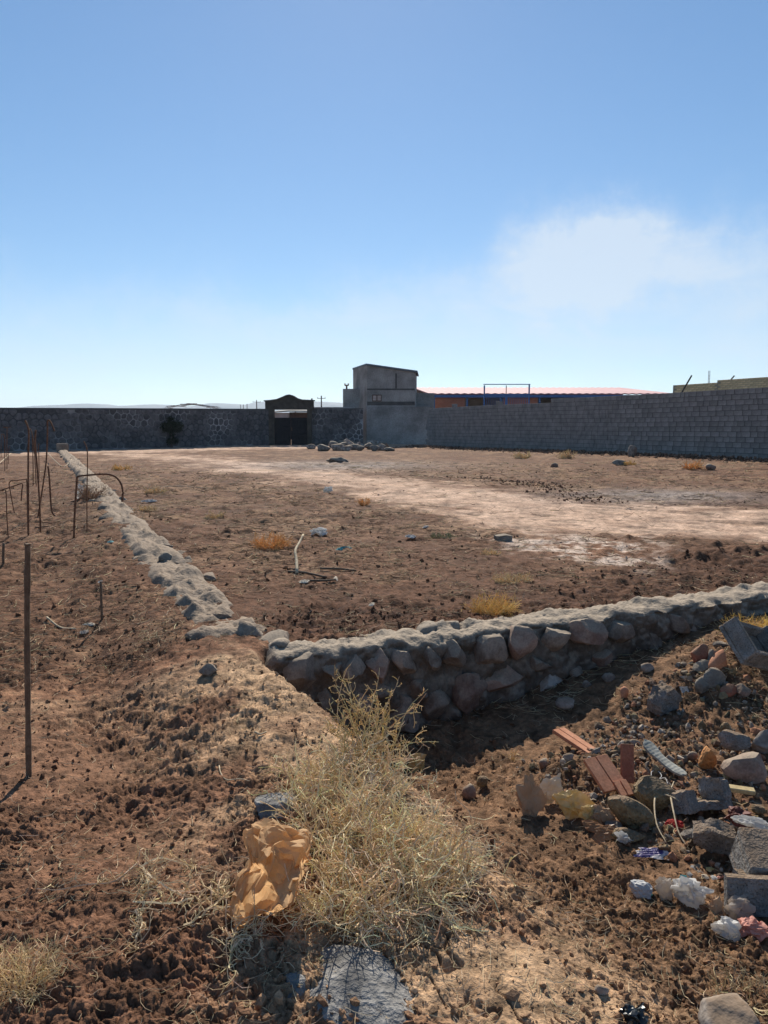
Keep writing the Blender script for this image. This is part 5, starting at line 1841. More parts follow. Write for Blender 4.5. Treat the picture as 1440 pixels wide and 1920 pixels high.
put_crumple('plastic_bag', 'white plastic bag lying on top of the big hollow block', 'plastic bag', 1412, 1604, 74, 24, M_WHITEP, 21, depth=0.08, rot=(0, 0.15, -0.2), gz=0.11)
put_crumple('cloth_rag', 'maroon rag behind the white bag on the block', 'cloth', 1384, 1562, 56, 36, M_MAROON, 22, depth=0.09, gz=0.03)
put_sheet('plastic_scrap', 'bright red plastic scrap deep between the clods', 'plastic', 1264, 1552, 34, 18, M_RED, 23, (0.5, 0, -0.4), 0.2, 0.3)
put_sheet('plastic_scrap', 'pale green plastic shred on the wall end at right', 'plastic', 1368, 1202, 20, 7, M_TEAL, 24, (0.3, 0, 0.2), 0.1, 0.2)
put_sheet('paper_scrap', 'small white square of paper right of the pointed concrete chunk', 'paper', 1283, 1300, 18, 13, M_WHITEP, 25, (0.7, 0, 0.1), 0.0, 0.05, 0.08, corners=1)
put_crumple('plastic_wrapper', 'crumpled yellowish wrapper at the right edge of the dry bush', 'wrapper', 780, 1448, 38, 42, M_YELBAG, 26, depth=0.06, rot=(-0.2, 0.3, 0))
put_crumple('plastic_bag', 'black plastic bag scrap in the soil at the bottom edge', 'plastic bag', 1192, 1925, 56, 42, M_BLACKP, 27, depth=0.08, sink=0.35)
rr = random.Random(12)
mats = [M_WHITEP, M_CLEAR, M_CREAMBOX, M_YELBAG, M_DIRTYW, M_PINK, M_WHITEP]
spots = [(1300, 1634), (1312, 1640), (1322, 1648), (1330, 1636), (1338, 1652), (1350, 1648), (1292, 1645)]
cols_ = ['white', 'milky', 'cream', 'yellow', 'dirty white', 'pink', 'bright white']
for k, (x, y) in enumerate(spots):
    put_sheet('litter_scrap', f'tiny {cols_[k]} litter scrap in the strip above the large white bag', 'litter', x, y, rr.uniform(10, 18), rr.uniform(7, 11), mats[k], 60 + k,
              (0.4, 0, rr.uniform(-1, 1)), 0.2, 0.3, group='litter scraps above the white bag', rings=8, seg=24)
# ---- rubbish in the field
for k, (x, y, w, h, m_, lab) in enumerate((
        (645, 1034, 32, 8, M_TEAL, 'small bluish plastic scrap right of the pale stick'),
        (770, 1010, 20, 9, M_WHITEP, 'white scrap in the stubble left of the ash patch'),
        (798, 991, 11, 6, M_WHITEP, 'tiny white scrap behind the one left of the ash patch'),
        (190, 1095, 12, 6, M_WHITEP, 'small white scrap on the left plot by the footing'),
        (158, 1190, 16, 8, M_CLEAR, 'pale plastic scrap beside the timber lath on the left plot'),
        (168, 1176, 24, 5, M_CREAMBOX, 'cream paper strip behind the timber lath on the left plot'),
        (207, 1019, 13, 6, M_TEAL, 'light blue scrap on the footing'),
        (280, 943, 30, 7, M_WHITEP, 'white strip of litter right of the rebar arch'),
        (177, 838, 8, 4, M_WHITEP, 'white scrap on the track by the far footing end'),
        (98, 840, 8, 5, M_WHITEP, 'white scrap before the stone wall behind the rebars'),
        (385, 836, 7, 5, M_WHITEP, 'white bag at the stone wall right of the tree'),
        (282, 838, 14, 4, M_CLEAR, 'pale film at the foot of the stone wall left of the tree'),
        (490, 832, 30, 4, M_CLEAR, 'long pale film strip on the ground before the gate'),
        (910, 838, 10, 3, M_CLEAR, 'pale bluish scrap at the foot of the block wall'),
        (1282, 876, 14, 5, M_WHITEP, 'whitish scrap in the weeds before the block wall'),
        (630, 1090, 7, 12, M_CREAMBOX, 'small upright cream scrap right of the dark sticks'),
        (697, 1138, 9, 9, M_CREAMBOX, 'cream scrap in the dark tilled soil'),
        (570, 1095, 20, 8, M_CREAMBOX, 'cream flake below the dark sticks in the field'))):
    put_sheet('litter_scrap', lab, 'litter', x, y, w, h * 2.0, m_, 90 + k, (0.12, 0, rr.uniform(-0.4, 0.4)), 0.3, 0.4, rings=10, seg=30, gz=0.01)
put_crumple('plastic_bag', 'white plastic bag lying in the middle of the stubble field', 'plastic bag', 596, 1005, 36, 15, M_WHITEP, 131, depth=0.3)
put_crumple('plastic_bag', 'pale translucent bag at the near edge of the track', 'plastic bag', 615, 926, 20, 15, M_WHITEP, 132, depth=0.22)
ps = put_sheet('plastic_bag', 'white plastic bag snagged upright on the footing behind the rebar arch', 'plastic bag', 150, 936, 14, 26, M_DIRTYW, 130, (1.2, 0, 0), 0.3, 0.4, gz=0.0)

# ------------------------------------------------------------------ stakes, rebars and sticks
def rod(name, label, cat, pts, Y, rad, mat, n=24, sides=6, group=None, taper=None, wob=0.0, seed=0, sharp=False):
    """bar drawn through photo pixels in the upright plane at depth Y; the first point is its foot in the soil"""
    P = [at_depth(x, y, Y + (d if d else 0)) for x, y, d in [(p + (0,))[:3] for p in pts]]
    P = np.array(P)
    P[0, 2] = min(P[0, 2], float(terrain(P[0, 0], P[0, 1]))) - 0.06
    if sharp:
        L_ = P
    else:
        L_ = smooth_line(P, n)
    if wob:
        r = np.random.default_rng(seed)
        L_ = L_ + np.cumsum(r.normal(size=L_.shape) * wob, 0) * np.linspace(0, 1, len(L_))[:, None] * np.array([1, 0.3, 0.1])
    R_ = np.full(len(L_), rad) if taper is None else np.linspace(rad, taper, len(L_))
    o = mesh_obj(name, *tube_vf(L_, R_, sides), mat, smooth=True)
    return tag(o, label, cat, group)


def foot_depth(px, py):
    return G(px, py)[0][1]


# tall stake at left
Y = foot_depth(53, 1457)
P = np.array([at_depth(53, 1462, Y), at_depth(52, 1300, Y), at_depth(51, 1150, Y), at_depth(52, 1030, Y), at_depth(51, 1024, Y)])
P[0, 2] -= 0.08
L_ = smooth_line(P, 30)
ang_ = np.linspace(0, 1, 30)
R_ = 0.0135 + 0.0025 * np.sin(ang_ * 23) * 0.4 + 0.001 * np.cos(ang_ * 51)
o = mesh_obj('stake', *tube_vf(L_, R_, 7), M_STAKE)
tag(o, 'tall thin weathered wooden stake standing in the left foreground', 'stake')
rod('stake', 'short wooden stake on the left plot near the footing', 'stake', [(191, 1166), (190, 1128), (189, 1090)], foot_depth(191, 1166), 0.011, M_STAKE, n=6)
rod('stake', 'stub of a stake at the left picture edge', 'stake', [(6, 1062), (6, 1040), (7, 1018)], foot_depth(6, 1062), 0.016, M_STAKE, n=6)
GR = 'bent rusty rebars on the left plot'


def rebar(label, pts, rad=0.008, n=40, mat=None, wob=0.0, **kw):
    rad *= 1.35
    Y = foot_depth(pts[0][0], pts[0][1])
    return rod('rebar', label, 'rebar', pts, Y, rad, mat or M_RUST, n=n, group=GR, wob=wob, **kw)


rebar('thick rusty rebar bent over into an arch at the footing', [(138, 1007), (140, 965), (144, 905), (146, 894), (165, 891), (198, 889), (215, 893), (226, 905), (230, 920), (229, 941)], 0.011)
rebar('tall thin rebar with a bent pale tip beside the arch', [(163, 997), (163, 930), (164, 870), (163, 842), (157, 827)], 0.006)
rebar('tallest rusty rebar curving left at its top', [(53, 1004), (53, 930), (53, 850), (54, 812), (51, 797), (47, 788)], 0.010)
rebar('hooked double rebar with its end hanging to the right', [(70, 970), (82, 900), (87, 860), (89, 810), (89, 792), (92, 788), (97, 795), (102, 808)], 0.010)
rebar('dark rebar kinked into a long J on the soil', [(112, 967, 0), (100, 964), (96, 950), (94, 920), (92, 890), (90, 874)], 0.012)
rebar('rusty rebar leaning right in the middle of the cluster', [(76, 998), (74, 940), (70, 880), (66, 830), (67, 806)], 0.010)
rebar('thin rusty rebar behind the leaning one', [(62, 912), (62, 870), (61, 830), (60, 812)], 0.009)
rebar('rusty rebar leaning left in the middle of the cluster', [(68, 912), (66, 870), (63, 830), (58, 806), (54, 806)], 0.009)
rebar('dark rebar with a small white tip in the cluster', [(73, 905), (73, 860), (72, 835), (74, 833)], 0.008)
rebar('slim rebar frame bent square at the left', [(52, 1000), (51, 940), (50, 902), (47, 899), (33, 901), (18, 904), (20, 925), (27, 962)], 0.006, n=60)
rebar('black rebar bent into a low L at the left edge', [(39, 941), (41, 920), (42, 907), (30, 910), (12, 916), (-8, 922)], 0.010)
rebar('thin rebar with a bent left tip near the picture edge', [(16, 1012), (13, 970), (11, 922), (4, 920)], 0.006)
rebar('upright rebar with a crosswise bent top at the left edge', [(13, 880), (13, 840), (13, 812), (13, 803), (6, 801), (20, 801)], 0.011, n=60)
rebar('upright rebar just left of the crosswise one', [(9, 884), (9, 850), (8, 818), (2, 814)], 0.011)
rebar('rebar standing at the very left edge', [(2, 858), (2, 835), (3, 815)], 0.010, n=10)
rebar('short leaning rebar right of the left edge group', [(16, 870), (16, 850), (18, 836)], 0.009, n=10)
rebar('low pale bent rod at the left edge before the cluster', [(8, 900), (8, 898), (6, 897), (-6, 901)], 0.010, n=12)


def ground_stick(name, label, cat, pts, rad, mat, lift=0.01, sides=6, n=14, taper=0.7, group=None):
    P = np.array([np.append(G(x, y)[0][:2], float(ground_h(*G(x, y)[0][:2])[0]) + rad + lift * 0.4 + (pp[2] if len(pp) > 2 else 0)) for pp in pts for x, y in [pp[:2]]])
    L_ = smooth_line(P, n)
    o = mesh_obj(name, *tube_vf(L_, np.linspace(rad, rad * taper, n), sides), mat, smooth=True)
    return tag(o, label, cat, group)


ground_stick('stick', 'pale curved bone like stick standing in the field', 'stick', [(557, 1078), (556, 1068, 0.08), (554, 1062, 0.16), (562, 1052, 0.20), (569, 1046, 0.26)], 0.018, M_TAN, 0.0)
ground_stick('stick', 'dark stick lying behind the pale curved stick', 'stick', [(540, 1076), (570, 1078), (612, 1086)], 0.016, M_STAKE)
ground_stick('stick', 'grey stick pointing right behind the dark one', 'stick', [(600, 1071), (640, 1070), (668, 1072)], 0.014, M_STAKE)
ground_stick('stick', 'dark twig nearest of the sticks in the field', 'stick', [(576, 1093), (605, 1094), (630, 1093)], 0.014, M_STAKE)
ground_stick('lath', 'pale timber lath lying on the left plot', 'lath', [(88, 1164), (112, 1173), (142, 1184)], 0.010, M_TAN)
ground_stick('stick', 'dark stick lying on the soil under the rebars', 'stick', [(66, 993), (95, 990), (126, 982)], 0.012, M_STAKE)
ground_stick('stick', 'long pale stick reaching the footing behind the rebars', 'stick', [(88, 862, 0.3), (105, 872, 0.12), (120, 876), (135, 866, 0.1)], 0.015, M_TAN)
ground_stick('stick', 'pale thick stick jutting in at the left edge', 'stick', [(-6, 875, 0.02), (8, 868, 0.12), (21, 860, 0.22)], 0.020, M_TAN)
ground_stick('stick', 'pale sun bleached stick lying in the stubble right of the rebar arch', 'stick', [(300, 914), (340, 912), (380, 916), (420, 915)], 0.010, M_TAN)
ground_stick('twig', 'curved pale twig lying on the mound left of the bush', 'twig', [(478, 1383), (488, 1382), (500, 1376)], 0.006, M_TAN)
ground_stick('twig', 'thin looping dry twig on the mound beside the bush', 'twig', [(411, 1438), (414, 1455), (425, 1466), (450, 1470), (468, 1471)], 0.003, M_TAN)
# roots over the clods
rt = empty('root_tangle', G(1262, 1560)[0], 'forked bare root sprawling over the clods among the rubble', 'root')
for pts in ([(1225, 1513, 0.07), (1245, 1522, 0.09), (1270, 1533, 0.09), (1298, 1546, 0.06)], [(1228, 1514, 0.08), (1226, 1540, 0.07), (1232, 1565, 0.04), (1252, 1590, 0.01)],
            [(1256, 1526, 0.09), (1262, 1548, 0.07), (1272, 1572, 0.03), (1290, 1592, 0.0)], [(1250, 1524, 0.09), (1258, 1512, 0.10), (1262, 1500, 0.10)], [(1230, 1512, 0.06), (1215, 1505, 0.06), (1205, 1494, 0.05)]):
    P = np.array([np.append(G(x, y)[0][:2], G(x, y)[0][2] + dz) for x, y, dz in pts])
    mesh_obj('root', *tube_vf(smooth_line(P, 14), np.linspace(0.005, 0.0025, 14), 5), M_TAN, rt, smooth=True)
ws = empty('wire_loop', G(1228, 1480)[0], 'pale loop of wire by the shoe sole', 'wire')
P = np.array([np.append(G(x, y)[0][:2], G(x, y)[0][2] + 0.04) for x, y in ((1222, 1478), (1221, 1462), (1232, 1460), (1240, 1468), (1234, 1476), (1246, 1472), (1252, 1484))])
mesh_obj('wire', *tube_vf(smooth_line(P, 30), 0.0025, 5), M_DIRTYW, ws, smooth=True)
# ------------------------------------------------------------------ dry weeds
M_WEED = attr_mat('dry_weed', fine=40, rough=0.85, bump=0.0, spec=0.15, contrast=0.15, transl=0.25)


def grow(P0, D0, L_, K, curl, seed, grav=0.0):
    """N wandering stems: start points, directions, lengths -> (N,K,3)"""
    r = np.random.default_rng(seed)
    N = len(P0)
    P = np.empty((N, K, 3))
    P[:, 0] = P0
    D = D0 / (np.linalg.norm(D0, axis=1, keepdims=True) + 1e-9)
    st = (np.asarray(L_) / (K - 1))[:, None]
    turn = r.normal(size=(N, 3)) * curl * 0.5
    for k in range(1, K):
        turn = turn * 0.6 + r.normal(size=(N, 3)) * curl
        D = D + turn + np.array([0, 0, grav])
        D /= np.linalg.norm(D, axis=1, keepdims=True) + 1e-9
        P[:, k] = P[:, k - 1] + D * st
    return P


def weed_mesh(name, sets, tint, seed, mat=None, parent=None, sides=3):
    r = np.random.default_rng(seed)
    Vs, Fs, Cs, n = [], [], [], 0
    for P, R in sets:
        v, f = tubes_vf(P, R, sides)
        c = np.repeat(np.array(tint)[None] * r.uniform(0.65, 1.25, size=(len(P), 1)) * (1 + r.normal(size=(len(P), 3)) * 0.04), P.shape[1] * sides, axis=0)
        Vs.append(v); Fs.append(f + n); Cs.append(c); n += len(v)
    return np.vstack(Vs), np.vstack(Fs), np.clip(np.vstack(Cs), 0.01, 0.9)


def branch_from(P, n, K, lo, hi, curl, seed, spread=0.9, tmin=0.25, grav=0.0):
    """n side branches started at random places on the stems P"""
    r = np.random.default_rng(seed)
    i = r.integers(0, len(P), n)
    k = np.clip((r.uniform(tmin, 1.0, n) * (P.shape[1] - 1)).astype(int), 0, P.shape[1] - 2)
    p0 = P[i, k]
    d = P[i, k + 1] - P[i, k]
    d /= np.linalg.norm(d, axis=1, keepdims=True) + 1e-9
    d = d + r.normal(size=(n, 3)) * spread
    return grow(p0, d, r.uniform(lo, hi, n), K, curl, seed + 1, grav)


def keep_above(P, off=0.006, rough=False):
    z = (ground_h if rough else terrain)(P[..., 0].ravel(), P[..., 1].ravel()).reshape(P.shape[:2]) + off
    P[..., 2] = np.maximum(P[..., 2], z)
    return P


# ---- the big dry bush in the foreground
bush = empty('dry_bush', G(690, 1640)[0], 'large tangled dry tan bush in the centre foreground', 'bush')
centres = [(640, 1500, 0.20, 70, 0.30), (665, 1600, 0.22, 90, 0.30), (700, 1690, 0.22, 90, 0.26), (790, 1660, 0.20, 70, 0.24), (620, 1560, 0.15, 50, 0.28),
           (720, 1590, 0.18, 60, 0.26), (640, 1720, 0.16, 55, 0.22), (700, 1480, 0.12, 45, 0.28), (830, 1620, 0.14, 40, 0.22), (580, 1500, 0.1, 30, 0.24)]
r = np.random.default_rng(5)
stemsets, twigsets = [], []
for k, (x, y, rad, n, ln) in enumerate(centres):
    p, sc = G(x, y)
    a = r.uniform(0, 2 * math.pi, n)
    rr_ = rad * 0.5 * np.sqrt(r.uniform(0, 1, n))
    P0 = np.stack([p[0] + rr_ * np.cos(a), p[1] + rr_ * np.sin(a), np.zeros(n)], 1)
    P0[:, 2] = terrain(P0[:, 0], P0[:, 1])
    D0 = np.stack([np.cos(a) * 0.9, np.sin(a) * 0.9, r.uniform(0.15, 1.1, n)], 1) + r.normal(size=(n, 3)) * 0.25
    S1 = keep_above(grow(P0, D0, r.uniform(0.5, 1.15, n) * ln, 8, 0.22, 900 + k, -0.02), 0.01)
    stemsets.append((S1, np.linspace(0.0022, 0.0013, 8)[None] * r.uniform(0.8, 1.3, (n, 1))))
    B1 = keep_above(branch_from(S1, n * 5, 6, 0.05, 0.16, 0.34, 930 + k), 0.008)
    twigsets.append((B1, np.linspace(0.0017, 0.0011, 6)[None] * r.uniform(0.8, 1.3, (n * 5, 1))))
    B2 = keep_above(branch_from(B1, n * 8, 4, 0.02, 0.07, 0.45, 960 + k), 0.008)
    twigsets.append((B2, np.linspace(0.0013, 0.0009, 4)[None] * np.ones((n * 8, 1))))
TINT = (0.92, 0.71, 0.46)
stemsets = [(P_, R__ * 1.35) for P_, R__ in stemsets]
v, f, c = weed_mesh('stems', stemsets, (0.74, 0.55, 0.34), 1)
mesh_obj('stems', v, f, M_WEED, bush, col=c)
v, f, c = weed_mesh('twigs', twigsets, TINT, 2)
mesh_obj('twigs', v, f, M_WEED, bush, col=c)

# ---- upright prickly weed behind it, against the wall
up = empty('thorny_weed', G(690, 1430)[0], 'upright prickly dry weed rising before the retaining wall', 'weed')
p, sc = G(690, 1440)
n = 34
a = r.uniform(0, 2 * math.pi, n)
P0 = np.stack([p[0] + 0.07 * np.cos(a), p[1] + 0.07 * np.sin(a), np.zeros(n)], 1)
P0[:, 2] = terrain(P0[:, 0], P0[:, 1])
D0 = np.stack([r.normal(0.14, 0.42, n), r.normal(0.0, 0.3, n), np.ones(n)], 1)
S1 = grow(P0, D0, r.uniform(0.25, 0.52, n), 10, 0.09, 77)
main = at_depth(735, 1290, p[1])
S1[0] = smooth_line([p, p + (main - p) * 0.5 + np.array([0.0, 0, 0.0]), main], 10)
S1[1] = smooth_line([p + [0.02, 0, 0], p + (at_depth(775, 1395, p[1]) - p) * 0.5 + [0.02, 0, 0.0], at_depth(790, 1372, p[1])], 10)
v1 = (S1, np.linspace(0.0032, 0.0014, 10)[None] * np.ones((n, 1)))
B1 = branch_from(S1, n * 9, 6, 0.03, 0.09, 0.28, 78, 0.7, 0.3, 0.06)
B2 = branch_from(B1, n * 22, 3, 0.008, 0.022, 0.25, 79, 0.9, 0.1, 0.05)
v, f, c = weed_mesh('stems', [v1], (0.68, 0.53, 0.30), 3)
mesh_obj('stems', v, f, M_WEED, up, col=c)
v, f, c = weed_mesh('twigs', [(B1, np.full((n * 9, 6), 0.0016)), (B2, np.full((n * 22, 3), 0.0021))], (0.72, 0.56, 0.31), 4)
mesh_obj('twigs', v, f, M_WEED, up, col=c)


def tuft(name, label, px, py, w, h, n, tint, seed, rad=0.0016, twig=5, flat=0.6, cat='dry weed', group=None):
    p, sc = G(px, py)
    W, H = w * sc, h * sc
    rad = max(rad, sc * 0.55)
    r = np.random.default_rng(seed)
    a = r.uniform(0, 2 * math.pi, n)
    q = np.sqrt(r.uniform(0, 1, n)) * W * 0.34
    P0 = np.stack([p[0] + q * np.cos(a), p[1] + 0.6 * q * np.sin(a), np.zeros(n)], 1)
    P0[:, 2] = terrain(P0[:, 0], P0[:, 1]) - 0.01
    D0 = np.stack([np.cos(a) * flat, np.sin(a) * flat, r.uniform(0.4, 1.3, n)], 1) + r.normal(size=(n, 3)) * 0.25
    S1 = keep_above(grow(P0, D0, r.uniform(0.5, 1.15, n) * H, 5, 0.18, seed + 1))
    sets = [(S1, np.linspace(rad, rad * 0.6, 5)[None] * np.ones((n, 1)))]
    root = empty(name, p, label, cat, group)
    v, f, c = weed_mesh('stems', sets, tint, seed)
    mesh_obj('stems', v, f, M_WEED, root, col=c)
    if twig:
        B1 = keep_above(branch_from(S1, n * twig, 4, H * 0.12, H * 0.4, 0.3, seed + 2))
        v, f, c = weed_mesh('twigs', [(B1, np.full((len(B1), 4), rad * 0.6))], tint, seed + 4)
        mesh_obj('twigs', v, f, M_WEED, root, col=c)
    return root


GOLD = (0.80, 0.55, 0.22); FAWN = (0.78, 0.60, 0.36); RUSTY = (0.82, 0.48, 0.20)
tuft('dry_tuft', 'rusty golden fluffy weed tuft in the stubble left of the pale stick', 508, 1028, 78, 34, 110, RUSTY, 11, group='dry tufts in the field')
tuft('dry_tuft', 'golden grass tuft just behind the retaining wall middle', 925, 1152, 84, 44, 150, GOLD, 12, group='dry tufts in the field')
tuft('dry_tuft', 'yellow grass clump on the wall end at the right edge', 1412, 1196, 90, 50, 190, (0.82, 0.58, 0.19), 13, rad=0.0016)
tuft('dry_tuft', 'pale dry tuft before the block wall left of the boulder', 1062, 860, 28, 17, 60, FAWN, 14, group='dry tufts in the field')
tuft('dry_tuft', 'wide dry tuft before the block wall near its far end', 978, 860, 34, 16, 60, FAWN, 15, group='dry tufts in the field')
tuft('dry_tuft', 'low brownish tuft before the block wall right of the boulder', 1298, 880, 40, 18, 60, RUSTY, 16, group='dry tufts in the field')
tuft('dry_tuft', 'small tuft beside the low boulder before the block wall', 1180, 872, 26, 10, 40, GOLD, 17, group='dry tufts in the field')
tuft('dry_tuft', 'small orange tuft standing at the near edge of the track', 683, 948, 16, 18, 30, RUSTY, 18, group='dry tufts in the field')
tuft('dry_tuft', 'faint dry tuft behind the rebar arch', 228, 882, 36, 14, 50, GOLD, 19, group='dry tufts in the field')
tuft('dry_tuft', 'dry tuft in the stubble right of the rebar arch end', 290, 925, 44, 16, 50, FAWN, 20, group='dry tufts in the field')
tuft('dry_tuft', 'low dry tuft between footing and pale sticks', 276, 958, 40, 14, 50, FAWN, 21, group='dry tufts in the field')
tuft('dry_tuft', 'dull tuft at the left of the big field near a dark clod', 405, 972, 36, 16, 50, FAWN, 22, group='dry tufts in the field')
tuft('dry_tuft', 'greenish grey tuft in the stubble before the ash patch', 830, 1008, 70, 12, 70, (0.36, 0.34, 0.20), 23, group='dry tufts in the field')
tuft('dry_tuft', 'straw coloured tuft left of the dark broken block', 920, 1040, 50, 14, 60, FAWN, 24, group='dry tufts in the field')
tuft('dry_tuft', 'pale tuft in the stubble behind the golden grass tuft', 960, 1092, 90, 22, 110, FAWN, 25, group='dry tufts in the field')
tuft('dry_weed', 'dry reddish weed growing on the footing beside the white bag', 172, 938, 30, 34, 60, (0.40, 0.25, 0.15), 26, rad=0.003)
tuft('dry_tuft', 'dense low dry tuft in the bottom left corner', 22, 1850, 130, 90, 260, FAWN, 27, rad=0.0011, flat=0.9)
tuft('dry_weed', 'low dry weed at the bottom right edge beside the pale boulder', 1400, 1880, 150, 66, 90, (0.62, 0.50, 0.30), 28, rad=0.0014, twig=3, flat=0.9)
tuft('dry_weed', 'sparse weed rising before the stone heap', 645, 834, 8, 10, 10, FAWN, 29, twig=2)
tuft('dry_weed', 'reddish weed among the stones at the heap right end', 726, 842, 20, 12, 20, (0.25, 0.14, 0.08), 30, twig=3)
tuft('dry_weed', 'thin dry weed in the shade at the hollow edge', 962, 1428, 4, 34, 14, FAWN, 31, twig=3, flat=0.2)

# ---- sprawling dead creeper left of the paper bag
cr = empty('dead_creeper', G(300, 1690)[0], 'sprawling dead creeper with long pale stems left of the paper bag', 'weed')
r = np.random.default_rng(51)
long_px = [[(258, 1640), (215, 1665), (160, 1672), (110, 1680), (70, 1688)], [(268, 1642), (290, 1670), (330, 1695), (365, 1696)], [(250, 1708), (310, 1718), (360, 1710), (400, 1695), (428, 1672)],
           [(262, 1640), (300, 1632), (350, 1634), (368, 1640)], [(345, 1760), (380, 1740), (410, 1710), (430, 1690)], [(255, 1725), (268, 1750), (255, 1780), (262, 1800)],
           [(430, 1840), (432, 1810), (440, 1780), (452, 1750)], [(440, 1800), (470, 1780), (482, 1755)], [(270, 1645), (280, 1690), (262, 1700)]]
sets = []
for pts in long_px:
    P = np.array([np.append(G(x, y)[0][:2], G(x, y)[0][2] + r.uniform(0.015, 0.045)) for x, y in pts])
    sets.append(smooth_line(P, 14))
S1 = keep_above(np.array(sets), 0.006, True)
v, f, c = weed_mesh('stems', [(S1, np.linspace(0.0036, 0.0020, 14)[None] * np.ones((len(S1), 1)))], (0.78, 0.64, 0.44), 61)
mesh_obj('stems', v, f, M_WEED, cr, col=c)
B1 = keep_above(branch_from(S1, 260, 7, 0.04, 0.14, 0.32, 62, 1.0, 0.0, -0.05), 0.006, True)
B2 = keep_above(branch_from(B1, 420, 4, 0.02, 0.05, 0.4, 63), 0.006, True)
v, f, c = weed_mesh('twigs', [(B1, np.full((260, 7), 0.0015)), (B2, np.full((420, 4), 0.0011))], (0.76, 0.60, 0.38), 64)
mesh_obj('twigs', v, f, M_WEED, cr, col=c)

# ------------------------------------------------------------------ the dark little tree at the stone wall
tr_ = empty('small_tree', at_depth(322, 838, 49.3), 'dark bushy little evergreen tree before the long stone wall', 'tree')
tp = at_depth(322, 838, 49.3)
tp[2] = float(terrain(tp[0], tp[1]))
mesh_obj('trunk', *tube_vf([tp + [0, 0, -0.15], tp + [0.02, 0, 0.5], tp + [-0.03, 0, 1.1], tp + [0.02, 0, 1.5]], [0.09, 0.07, 0.05, 0.03], 7), M_DARKWOOD, tr_)
for dx, dz in ((-0.45, 1.35), (0.45, 1.4), (0.05, 1.8), (0.3, 0.55), (-0.25, 0.5)):
    mesh_obj('limb', *tube_vf([tp + [0, 0, max(0.2, dz - 0.5)], tp + [dx * 0.5, 0.03, dz - 0.2], tp + [dx, 0.0, dz]], [0.035, 0.025, 0.012], 5), M_DARKWOOD, tr_)
r = np.random.default_rng(8)
Vl, Cl = [], []
for (dx, dz, rx, rz, n) in ((-0.42, 1.30, 0.30, 0.30, 700), (0.42, 1.35, 0.34, 0.36, 900), (0.0, 1.72, 0.24, 0.28, 500), (0.0, 1.25, 0.34, 0.30, 700), (0.03, 0.85, 0.16, 0.35, 350), (0.12, 0.45, 0.34, 0.20, 500), (-0.15, 0.42, 0.20, 0.2, 250)):
    u = r.normal(size=(n, 3))
    u /= np.linalg.norm(u, axis=1, keepdims=True)
    u *= (r.uniform(0.25, 1.15, (n, 1)) ** 0.6)
    ce = tp + np.array([dx, 0, dz]) + u * np.array([rx, rx, rz]) + r.normal(size=(n, 3)) * 0.03
    d1 = r.normal(size=(n, 3)); d1 /= np.linalg.norm(d1, axis=1, keepdims=True)
    d2 = np.cross(d1, r.normal(size=(n, 3))); d2 /= np.linalg.norm(d2, axis=1, keepdims=True)
    s = r.uniform(0.03, 0.07, (n, 1))
    Vl.append(np.stack([ce - d1 * s, ce + d2 * s * 0.45, ce + d1 * s, ce - d2 * s * 0.45], 1).reshape(-1, 3))
    Cl.append(np.repeat(np.array([[0.020, 0.028, 0.012]]) * r.uniform(0.6, 1.5, (n, 1)), 4, axis=0))
v = np.vstack(Vl)
mesh_obj('crown', v, np.arange(len(v)).reshape(-1, 4), M_WEED, tr_, col=np.vstack(Cl))

# ------------------------------------------------------------------ loose clods, crumbs and straw over the ground
def scatter(n, rmin, rmax, seed, half=46):
    """points spread evenly per log distance in the sector before the viewpoint"""
    r = np.random.default_rng(seed)
    rad = np.exp(r.uniform(math.log(rmin), math.log(rmax), n))
    a = np.radians(r.uniform(-half, half, n))
    return rad * np.sin(a), rad * np.cos(a), rad, r


def clods(n, rmin, rmax, smin, smax, sub, seed, name, label):
    X, Y, rad, r = scatter(n, rmin, rmax, seed)
    Z = zones(X, Y)
    tr, ash, dark, pitw, crust, mound, dl, q, s, nb, nm, rr_ = Z
    prob = np.clip(0.45 + 0.6 * nb + 0.5 * dark - 0.93 * tr - 0.3 * ash - 0.35 * crust, 0.03, 1)
    on_wall_ = ((q > -0.02) & (q < 0.45) & (s > -0.1) & (s < 7)) | ((np.abs(dl) < 0.28) & (Y > 5))
    keep = (r.uniform(size=n) < prob) & ~on_wall_
    X, Y, rad = X[keep], Y[keep], rad[keep]
    m = len(X)
    V0, F0 = ico(sub)
    size = smin * (smax / smin) ** (r.uniform(size=m) ** 2.6)
    big_ok = 1.0
    sc = size[:, None] * r.uniform(0.6, 1.3, (m, 3)) * np.array([1, 1, 0.7])
    # random rotations by QR of gaussian matrices
    A = np.linalg.qr(r.normal(size=(m, 3, 3)))[0]
    jit = 1 + r.normal(size=(m, len(V0))) * 0.24
    P = V0[None] * jit[:, :, None] * sc[:, None, :]
    P = np.einsum('nij,nkj->nki', A, P)
    z = terrain(X, Y) + micro(X, Y)
    P += np.stack([X, Y, z + size * 0.25], 1)[:, None, :]
    mixr = r.uniform(0, 0.75, (m, 1)) * (rmin < 3)
    c = (ground_color(X, Y) * (1 - mixr) + BROWN * 0.85 * mixr) * r.uniform(0.8, 1.35, (m, 1))
    col = np.repeat(c[:, None, :], len(V0), 1).reshape(-1, 3)
    F = (F0[None] + (np.arange(m) * len(V0))[:, None, None]).reshape(-1, 3)
    o = mesh_obj(name, P.reshape(-1, 3), F, M_SOIL, smooth=False, col=col)
    return tag(o, label, kind='stuff')


clods(44000, 1.5, 6.5, 0.003, 0.017, 1, 301, 'soil_crumbs', 'loose brown soil crumbs and clods on the near ground')
clods(11000, 6.0, 30.0, 0.007, 0.028, 1, 302, 'soil_clods', 'scattered earth clods over the far field')

